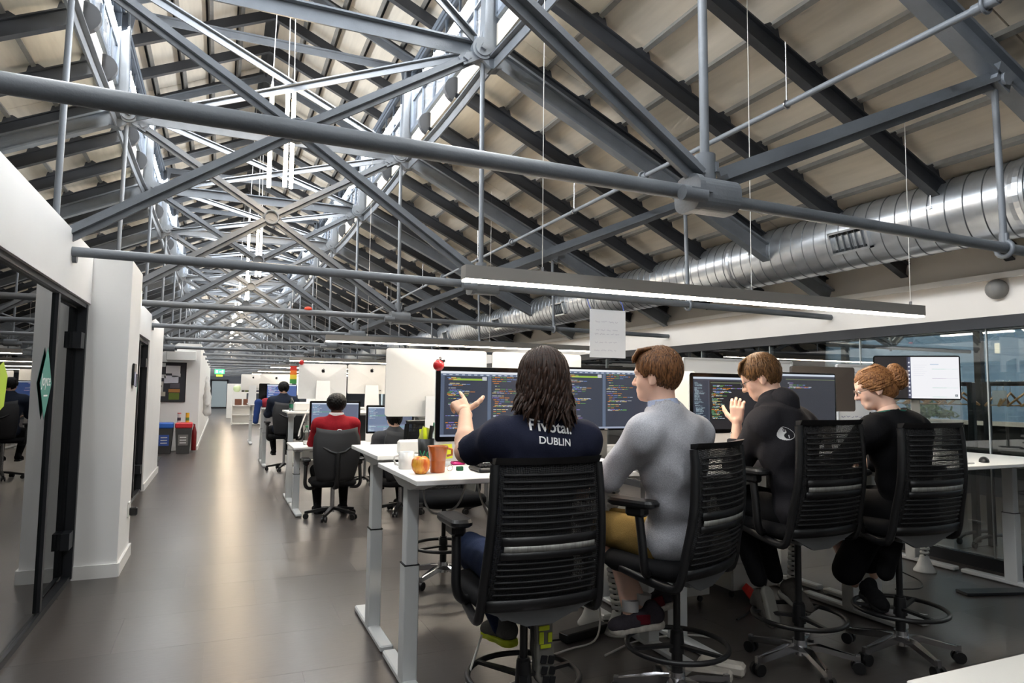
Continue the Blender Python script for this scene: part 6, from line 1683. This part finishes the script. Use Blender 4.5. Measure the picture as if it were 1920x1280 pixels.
def whiteboard(x, y, z, w, h, rz, label, rows, seed, legs=False, ink=None):
    o = empty('whiteboard', (x, y, 0), rz, label=label, cat='whiteboard')
    MB().box((0, 0, z+h/2), (w, .02, h), bev=.003).build('board', M_board, o)
    fr = MB()
    for (cx, cz, ww, hh) in ((0, z, w, .02), (0, z+h, w, .02), (-w/2, z+h/2, .02, h), (w/2, z+h/2, .02, h)): fr.box((cx, -.004, cz), (ww, .03, hh))
    fr.build('board_frame', M_alu, o)
    scribble(seed, -w*.44, w*.44, z+.05, z+h-.04, rows, -.0125, ink or M_marker, 'handwriting', o)
    if legs:
        for s in (-1, 1):
            MB().tube([(s*(w/2-.05), .02, z+h*.3), (s*(w/2-.05), .03, .05)], .014, 8).box((s*(w/2-.05), .0, .03), (.04, .5, .03), bev=.006).build('leg', M_alu, o)
    return o
whiteboard(4.72, 5.25, .95, 1.36, .84, 0, 'wide mobile whiteboard with faint handwriting behind the hooded person', 10, 5, True, M_marker2)
whiteboard(5.57, 4.62, 1.02, .44, .72, -.1, 'narrow whiteboard covered in handwriting beside the red haired person', 12, 6)
sh = empty('hanging_sheet', (3.17, 5.19, 2.19), .0, label='white sheet with faint writing hung from the second truss', cat='sheet')
MB().box((0, 0, -.21), (.37, .004, .43)).build('sheet', mat('white_film', (235, 238, 244), .5), sh); scribble(9, -.15, .15, -.38, -.05, 9, -.0035, M_marker2, 'handwriting', sh)
for s in (-1, 1): MB().tube([(s*.17, 0, -.01), (s*.18, .04, .07), (s*.17, .075, .11)], .004, 6).build('blue_tie', mat('blue_cord', (90, 110, 200), .6), sh)
# room sign on the first glass front: teal diamond with its name
M_teal = mat('teal_vinyl', (62, 142, 128), .5); M_wv = mat('white_vinyl', (240, 240, 240), .5)
def glass_sign(y, z, w, h, txt, label):
    o = empty('room_sign', (-.987, y, z), PI/2, label=label, cat='sign')
    MB().poly([(0, 0, h/2), (-w/2, 0, 0), (0, 0, -h/2), (w/2, 0, 0)], (0, -.002, 0)).build('diamond', M_teal, o)
    text_obj(txt, .108, M_wv, 'sign_name', o, (0, -.0026, -.015), (PI/2, 0, 0), .0004)
    MB().box((0, -.003, -.075), (.10, .001, .010)).build('sign_line', M_wv, o)
glass_sign(4.94, 1.47, .30, .44, 'Joyce', 'teal diamond sign reading Joyce on the first glass front')
glass_sign(9.78, 1.45, .30, .44, '', 'teal diamond sign on the second glass front')
MB().poly([(0, -.11, .07), (0, .03, .12), (0, .11, .05), (0, .08, -.10), (0, -.02, -.13), (0, -.11, -.09)], (.002, 0, 0)).build('lime_sticker', mat('lime_vinyl', (190, 220, 60), .6), None, (-.990, 4.02, 1.45), label='lime green sticker at the left picture edge on the first glass front', cat='sticker')
# pier fittings
pn = empty('wall_tablet', (-.676, 6.45, 1.56), label='dark card and tablet holder on the white pier', cat='holder')
MB().box((.008, 0, 0), (.016, .16, .18), bev=.004).build('tablet', M_black, pn); MB().box((.02, -.05, -.04), (.008, .05, .12)).build('card', mat('grey_card', (170, 170, 190), .6), pn); MB().box((.02, .04, -.05), (.008, .05, .11)).build('card', mat('dark_card', (52, 48, 70), .6), pn)
sk = empty('wall_socket', (-.679, 6.62, .42), label='white socket with a black plug low on the pier', cat='socket')
MB().box((.006, 0, 0), (.012, .085, .13), bev=.003).build('faceplate', M_ceram, sk); MB().box((.04, .01, -.02), (.06, .05, .07), bev=.01).build('plug', M_black, sk)
em = empty('emergency_light', (-.90, 7.6, 2.34), label='white emergency light box on the wall beyond the pier', cat='light')
MB().box((.06, 0, 0), (.12, .30, .22), bev=.01).build('housing', M_white_lam, em); MB().box((.125, .0, -.0), (.012, .26, .18), bev=.003).build('lens', mat('warm_lens', (255, 240, 200), .4, emit=1.2), em)
# pinboard on the room block end wall
pb = empty('pinboard', (-1.23, 17.585, 1.15), label='dark pinboard with photos and papers on the block end wall', cat='pinboard')
MB().box((0, 0, .44), (.94, .02, .90), bev=.003).build('board', mat('charcoal_felt', (58, 58, 64), .9), pb)
fr = MB()
for (cx, cz, ww, hh) in ((0, -.01, .96, .02), (0, .89, .96, .02), (-.47, .44, .02, .9), (.47, .44, .02, .9)): fr.box((cx, -.006, cz), (ww, .03, hh))
fr.build('board_frame', M_black, pb)
for (x_, z_, w_, h_, c_) in ((.20, .73, .30, .18, (226, 226, 232)), (.27, .60, .18, .08, (216, 216, 222)), (.17, .50, .30, .18, (214, 214, 224)), (.25, .36, .20, .12, (92, 88, 96)), (.24, .24, .24, .08, (176, 122, 70)), (.24, .11, .22, .16, (104, 122, 52)), (-.05, .84, .18, .10, (206, 206, 206)), (-.12, .62, .12, .20, (210, 214, 218)), (-.01, .57, .12, .08, (226, 226, 226)), (-.08, .32, .18, .26, (200, 198, 192)), (-.02, .16, .16, .10, (190, 184, 170)), (-.3, .5, .14, .3, (180, 180, 184))):
    MB().box((x_, -.013, z_), (w_, .003, h_)).build('paper', mat('pin_%d_%d' % (c_[0], c_[2]), c_, .8), pb)
for (x_, z_) in ((-.12, .40), (-.06, .42), (-.11, .33), (-.04, .34), (-.08, .28)): MB().box((x_, -.0155, z_), (.04, .002, .045)).build('photo', mat('dark_photo', (44, 42, 42), .6), pb)
# bins
def bin_(x, y, c, label):
    b = empty('recycling_bin', (x, y, 0), label=label, cat='bin', group='recycling bins'); m_ = mat('bin_grey', (62, 62, 62), .6)
    B = MB(); vs = [(sx*w, sy*d, z) for z, w, d in ((0, .13, .17), (.56, .165, .21)) for sx, sy in ((-1, -1), (1, -1), (1, 1), (-1, 1))]
    B.add(vs, [(0, 3, 2, 1), (0, 1, 5, 4), (1, 2, 6, 5), (2, 3, 7, 6), (3, 0, 4, 7), (4, 5, 6, 7)]); B.build('bin_body', m_, b)
    MB().box((0, -.0, .62), (.345, .43, .12), bev=.02).build('bin_lid', mat('lid_%d' % c[0], c, .45), b)
    MB().box((0, -.20, .30), (.20, .006, .24), RX(.07)).build('bin_label', mat('binlabel_%d' % c[2], (60, 90, 170) if c[2] > 150 else (120, 118, 116), .6), b)
    for i in range(3): MB().box((0, -.206-.002*i, .24+.06*i), (.13, .002, .018), RX(.07)).build('label_mark', M_wv, b)
bin_(-1.10, 16.95, (44, 104, 200), 'grey recycling bin with a blue lid under the pinboard'); bin_(-.72, 16.95, (206, 40, 52), 'grey recycling bin with a red lid under the pinboard')
for i, (x_, c_) in enumerate(((-.83, (196, 60, 60)), (-.66, (226, 180, 50)))):
    k_ = empty('snack_tube', (x_, 17.0, .68), label='tall snack tube standing on the red lidded bin, %s one' % ('left red' if i == 0 else 'right yellow'), cat='tube')
    MB().cyl((0, 0, 0), (0, 0, .20), .038, n=16).build('tube_body', mat('tube_%d' % i, (206, 200, 196) if i == 0 else c_, .5), k_); MB().cyl((0, 0, .20), (0, 0, .215), .040, n=16).build('tube_cap', mat('tube_cap_%d' % i, c_, .4), k_); MB().cyl((0, 0, .04), (0, 0, .11), .0385, n=16, caps=False).build('tube_print', mat('tube_print_%d' % i, (90, 130, 60) if i else (60, 50, 60), .5), k_)
fe = empty('fire_extinguisher', (-.52, 17.35, 0), label='red fire extinguisher beside the bins', cat='extinguisher')
MB().lathe([(0, .02), (.05, .02), (.055, .04), (.055, .44), (.04, .50), (.02, .58), (.02, .62), (0, .62)], n=20).build('cylinder', mat('extinguisher_red', (120, 18, 22), .3), fe); MB().tube([(0, 0, .62), (-.05, -.03, .63), (-.09, -.05, .5), (-.09, -.05, .25)], .010, 8).build('hose', M_black, fe)
MB().box((0, .0, 0), (.62, .26, .22), bev=.01).build('cable_trunking', M_white_lam, None, (-.86, 17.42, 2.20), label='white fitting box high on the block end wall', cat='box')
# white coat on the block side wall
V, Q = sdf_mesh([rc((-.36, 21.5, 1.75), .05, (-.34, 21.5, 1.2), .10), rc((-.34, 21.5, 1.2), .10, (-.33, 21.52, .75), .11), rc((-.34, 21.4, 1.6), .05, (-.32, 21.35, 1.0), .06)], .02, .05, post=wrinkles(.015, 18, 6))
np_obj('white_coat', [(V, Q)], cloth('white_cotton', (226, 226, 226)), None, label='white coat hanging on the block side wall', cat='coat')
# exit door and sign at the far end
d = empty('door_1', (-.08, 53.95, 0), kind='structure', label='frosted exit door in the far wall')
MB().box((0, 0, 1.0), (1.0, .06, 2.0)).build('door_leaf', mat('frosted_glass', (176, 190, 196), .4), d)
f_ = MB()
for (cx, cz, ww, hh) in ((-.55, 1.05, .1, 2.1), (.55, 1.05, .1, 2.1), (0, 2.06, 1.2, .12), (0, .06, 1.0, .12)): f_.box((cx, -.02, cz), (ww, .08, hh))
f_.build('door_frame', M_alu_frame, d)
ex = empty('exit_sign', (-.06, 30.0, 2.03), label='green lit exit sign hanging over the corridor before the far door', cat='sign')
MB().box((0, 0, .11), (.37, .05, .18), bev=.01).build('sign_box', mat('exit_green', (40, 190, 110), .5, emit=.9, ecol=(70, 220, 130)), ex)
mk = MB().box((-.10, -.028, .11), (.08, .004, .11)).poly([(.0, -.026, .15), (.05, -.026, .11), (.0, -.026, .07)], (0, -.004, 0)).box((.11, -.028, .11), (.06, .004, .12)); mk.build('sign_symbol', mat('sign_white', (240, 255, 240), .5, emit=1.0), ex)
MB().box((0, .0, -.05), (.24, .05, .08)).build('lower_sign', mat('exit_yellow', (190, 220, 60), .5, emit=.6), ex)
MB().cyl((0, 0, .19), (0, 0, 2.34), .008, n=6).build('sign_rod', M_steel, ex)
# open shelf unit down the corridor
su = empty('shelf_unit', (1.0, 29.6, 0), label='white open shelf unit with brown boxes beside the corridor', cat='shelf')
for z in (.06, .42, .78, 1.30): MB().box((0, 0, z), (1.1, .4, .04)).build('shelf', M_white_lam, su)
for s in (-1, 1): MB().box((s*.55, 0, .66), (.04, .4, 1.32)).build('side_panel', M_white_lam, su)
MB().box((0, .19, .4), (1.1, .02, .76)).build('back_panel', M_white_lam, su)
for i in range(3): MB().box((0, 0, .12), (.26, .24, .24), bev=.01).build('brown_box', mat('brown_box', (112, 72, 54), .8), None, (.68+.32*i, 29.5, .80), label='brown box in the white open shelf unit, %s' % ('left', 'middle', 'right')[i], cat='box', group='brown shelf boxes')
MB().sphere((0, 0, .14), .15, 14, 10).build('pale_globe', mat('pale_green_glass', (200, 214, 170), .4), None, (.62, 29.6, 1.32), label='pale green round jar on the shelf unit', cat='jar')
for i, (x_, h_, c_) in enumerate(((.85, .3, (60, 56, 50)), (.98, .22, (90, 96, 60)), (1.12, .34, (48, 46, 48)), (1.28, .2, (150, 146, 96)), (1.42, .26, (70, 66, 84)))):
    MB().lathe([(0, 0), (.06, 0), (.06, h_*.7), (.03, h_*.85), (.03, h_), (0, h_)], n=12).build('bottle', mat('bottle_%d' % i, c_, .4), None, (x_, 29.6, 1.32), label='bottle on top of the shelf unit, %s from the left' % ORD[i+1].replace('nearest', 'first'), cat='bottle', group='bottles on the shelf unit')
MB().box((0, 0, .85), (.9, .04, 1.7), bev=.01).build('white_screen', M_white_lam, None, (.75, 36, .0), label='white standing screen behind the shelf unit', cat='screen')
# red clip on the third tie rod
MB().sphere((0, 0, 0), .035, 12, 8, (1.3, .8, .8)).build('red_clip', mat('orange_red', (226, 70, 40), .5), None, (.905, TY(3), ZT+.045), label='orange red clip on the third tie rod', cat='clip')
# round speaker on the right wall
MB().sphere((0, 0, 0), .085, 18, 12).build('wall_speaker', mat('grey_speaker', (120, 118, 114), .6), None, (5.97, 3.55, 2.36), label='grey round speaker on the right wall by the picture edge', cat='speaker')

# ================================================================== BEYOND THE GLASS SCREEN
yb = empty('wall_yard', (10.6, 0, 0), kind='structure', label='glazed outer wall of the side aisle beyond the glass screen')
MB().box((0, 12, .52), (.2, 44, 1.04)).build('dado', mat('charcoal_panel', (34, 36, 40), .6), yb); MB().box((-.08, 12, 1.07), (.3, 44, .06)).build('sill', M_white_lam, yb); MB().box((0, 12, 3.0), (.2, 44, 1.1)).build('head', mat('mid_grey_panel', (120, 124, 130), .7), yb)
for i in range(12): MB().box((0, -3+2.4*i, 1.8), (.10, .10, 1.4)).build('mullion', M_alu_frame, yb)
MB().box((0, 12, 1.78), (.02, 44, 1.36)).build('pane', glass_mat('yard_pane', (215, 228, 235), .08), yb)
MB().box((8.3, 12, 3.62), (4.9, 46, .08), RY(-.16)).build('ceiling_aisle', mat('grey_soffit', (150, 152, 156), .8), label='grey sloping soffit over the side aisle', kind='structure')
for i in range(6):
    y_ = 1.0+2.87*i; bmo = empty('aisle_brace', (6.6, y_, 0), label='grey steel strut and tie in the side aisle, %s from the camera' % ORD[i+1], cat='brace', group='aisle braces')
    MB().cyl((0, 0, 2.15), (4.0, 0, 2.15), .03, n=10).build('tie_rod', M_steel, bmo); MB().prism(CROSS, (.2, 0, 3.0), (2.2, 0, 2.2), up=(0, 1, 0)).build('strut', M_steel, bmo); MB().prism(CROSS, (3.9, 0, 3.4), (2.3, 0, 2.2), up=(0, 1, 0)).build('strut', M_steel, bmo); MB().cyl((2.25, 0, 2.1), (2.25, 0, 3.3), .02, n=8).build('hanger_rod', M_steel, bmo)
for i in range(3): MB().box((0, 0, 0), (.10, 1.8, .05)).build('aisle_light', M_led, None, (8.2+.4*i, 4.2+3.4*i, 2.62), label='linear light on the side aisle soffit, %s from the camera' % ORD[i+1], cat='light', group='aisle lights')
# pale building outside
MB().box((16, 12, 3), (.3, 50, 8)).build('wall_opposite', mat('pale_cladding', (150, 155, 160), .7, noise=.15, nscale=.8), label='pale clad building outside the aisle windows', kind='structure')
MB().box((13.3, 12, -.06), (5.2, 60, .1)).build('floor_outside', mat('paving', (120, 122, 124), .9), label='grey paving outside the aisle windows', kind='structure')
# coat racks with wooden hangers
M_wood = mat('hanger_wood', (196, 150, 92), .5, noise=.15, nscale=30); M_wirew = mat('pale_wire', (206, 206, 204), .4)
def rack(x, y0, y1, label):
    r = empty('clothes_rack', (x, (y0+y1)/2, 0), label=label, cat='rack', group='clothes racks'); L = y1-y0
    MB().cyl((0, -L/2, 1.585), (0, L/2, 1.585), .022, n=10).build('rail', M_black, r)
    for s in (-1, 1):
        MB().box((0, s*L/2, .80), (.06, .055, 1.60), bev=.005).build('post', M_black, r); MB().tube(catmull([(-.28, s*L/2, .05), (-.2, s*L/2, .09), (0, s*L/2, .10), (.2, s*L/2, .09), (.28, s*L/2, .05)], 4), .018, 8).build('foot', M_black, r)
        for q in (-1, 1): MB().cyl((q*.27, s*L/2-.012, .03), (q*.27, s*L/2+.012, .03), .03, n=12).build('caster', M_black, r)
    return r
rack(7.05, 4.48, 5.45, 'black wheeled clothes rack behind the glass, nearer the bright monitor'); rack(7.0, 3.35, 4.30, 'black wheeled clothes rack behind the glass at the right picture edge')
hg = MB().tube([(-.21, 0, -.20), (-.16, 0, -.17), (0, 0, -.075), (.16, 0, -.17), (.21, 0, -.20)], .011, 6).mesh('hanger_shoulders', M_wood)
hb_ = MB().cyl((-.19, 0, -.195), (.19, 0, -.195), .006, n=6).mesh('hanger_bar', M_wood)
hk = MB().tube([(0, 0, -.08), (0, 0, .0), (.018, 0, .028), (0, 0, .046), (-.02, 0, .034)], .0025, 6).mesh('hanger_hook', M_wirew)
i = 0
for x_, ys in ((7.05, [4.56, 4.64, 4.70, 4.78, 4.86, 4.93, 5.0, 5.08, 5.15, 5.22, 5.30]), (7.0, [3.45, 3.6, 3.68, 3.82, 3.95, 4.08, 4.14, 4.2])):
    for y_ in ys:
        h_ = empty('coat_hanger', (x_, y_, 1.572), random.uniform(-.35, .35), label='%s wooden coat hanger from the near end of the %s rack' % ((ORD+['nineteenth','twentieth'])[(i if i < 11 else i-11)+1], 'left' if x_ > 7.02 else 'right'), cat='hanger', group='wooden coat hangers'); i += 1
        inst(hg, 'hanger_shoulders', h_); inst(hb_, 'hanger_bar', h_); inst(hk, 'hanger_hook', h_)
for y_, x_ in ((4.60, 6.95), (4.12, 6.9)): MB().box((0, 0, -.10), (.004, .13, .14)).build('rack_card', mat('white_paper', (238, 238, 236), .8), None, (x_, y_, 1.55), label='white card hung on the clothes rack, %s rack' % ('left' if y_ > 4.3 else 'right'), cat='card')
# plant on the sill
pl = empty('potted_plant', (9.95, 7.0, .0), label='leafy green plant in a tall pot by the aisle windows', cat='plant')
MB().lathe([(0, 0), (.15, 0), (.19, 1.08), (.17, 1.08), (.12, .9)], n=18).build('pot', M_white_lam, pl)
lv = MB(); r = np.random.default_rng(3)
for i in range(260):
    d_ = r.normal(size=3); d_ /= np.linalg.norm(d_); d_[2] = abs(d_[2])*.8; p_ = Vector(d_*np.array((.33, .45, .32))*r.uniform(.5, 1))+Vector((0, 0, 1.15)); t_ = Vector(r.normal(size=3)).normalized(); u_ = t_.cross(Vector(d_)).normalized()
    lv.add([p_-t_*.05, p_+u_*.022, p_+t_*.05, p_-u_*.022], [(0, 1, 2, 3)])
lv.build('foliage', mat('leaf_green', (64, 104, 48), .6, noise=.3, nscale=8), pl, kind='stuff')
# tubular chair by the racks
tc_ = empty('visitor_chair', (6.75, 3.55, 0), .8, label='dark tubular chair behind the glass at the right picture edge', cat='chair')
for s in (-1, 1): MB().tube(catmull([(s*.24, -.25, .80), (s*.24, -.20, .45), (s*.24, -.22, .12), (s*.24, -.1, .06), (s*.24, .2, .06)], 5), .014, 8).build('side_tube', M_alu_frame, tc_)
MB().box((0, .0, .45), (.46, .44, .05), bev=.02).build('seat', M_seat, tc_); MB().box((0, -.23, .72), (.46, .04, .32), RX(-.1), bev=.015).build('backrest', M_seat, tc_)
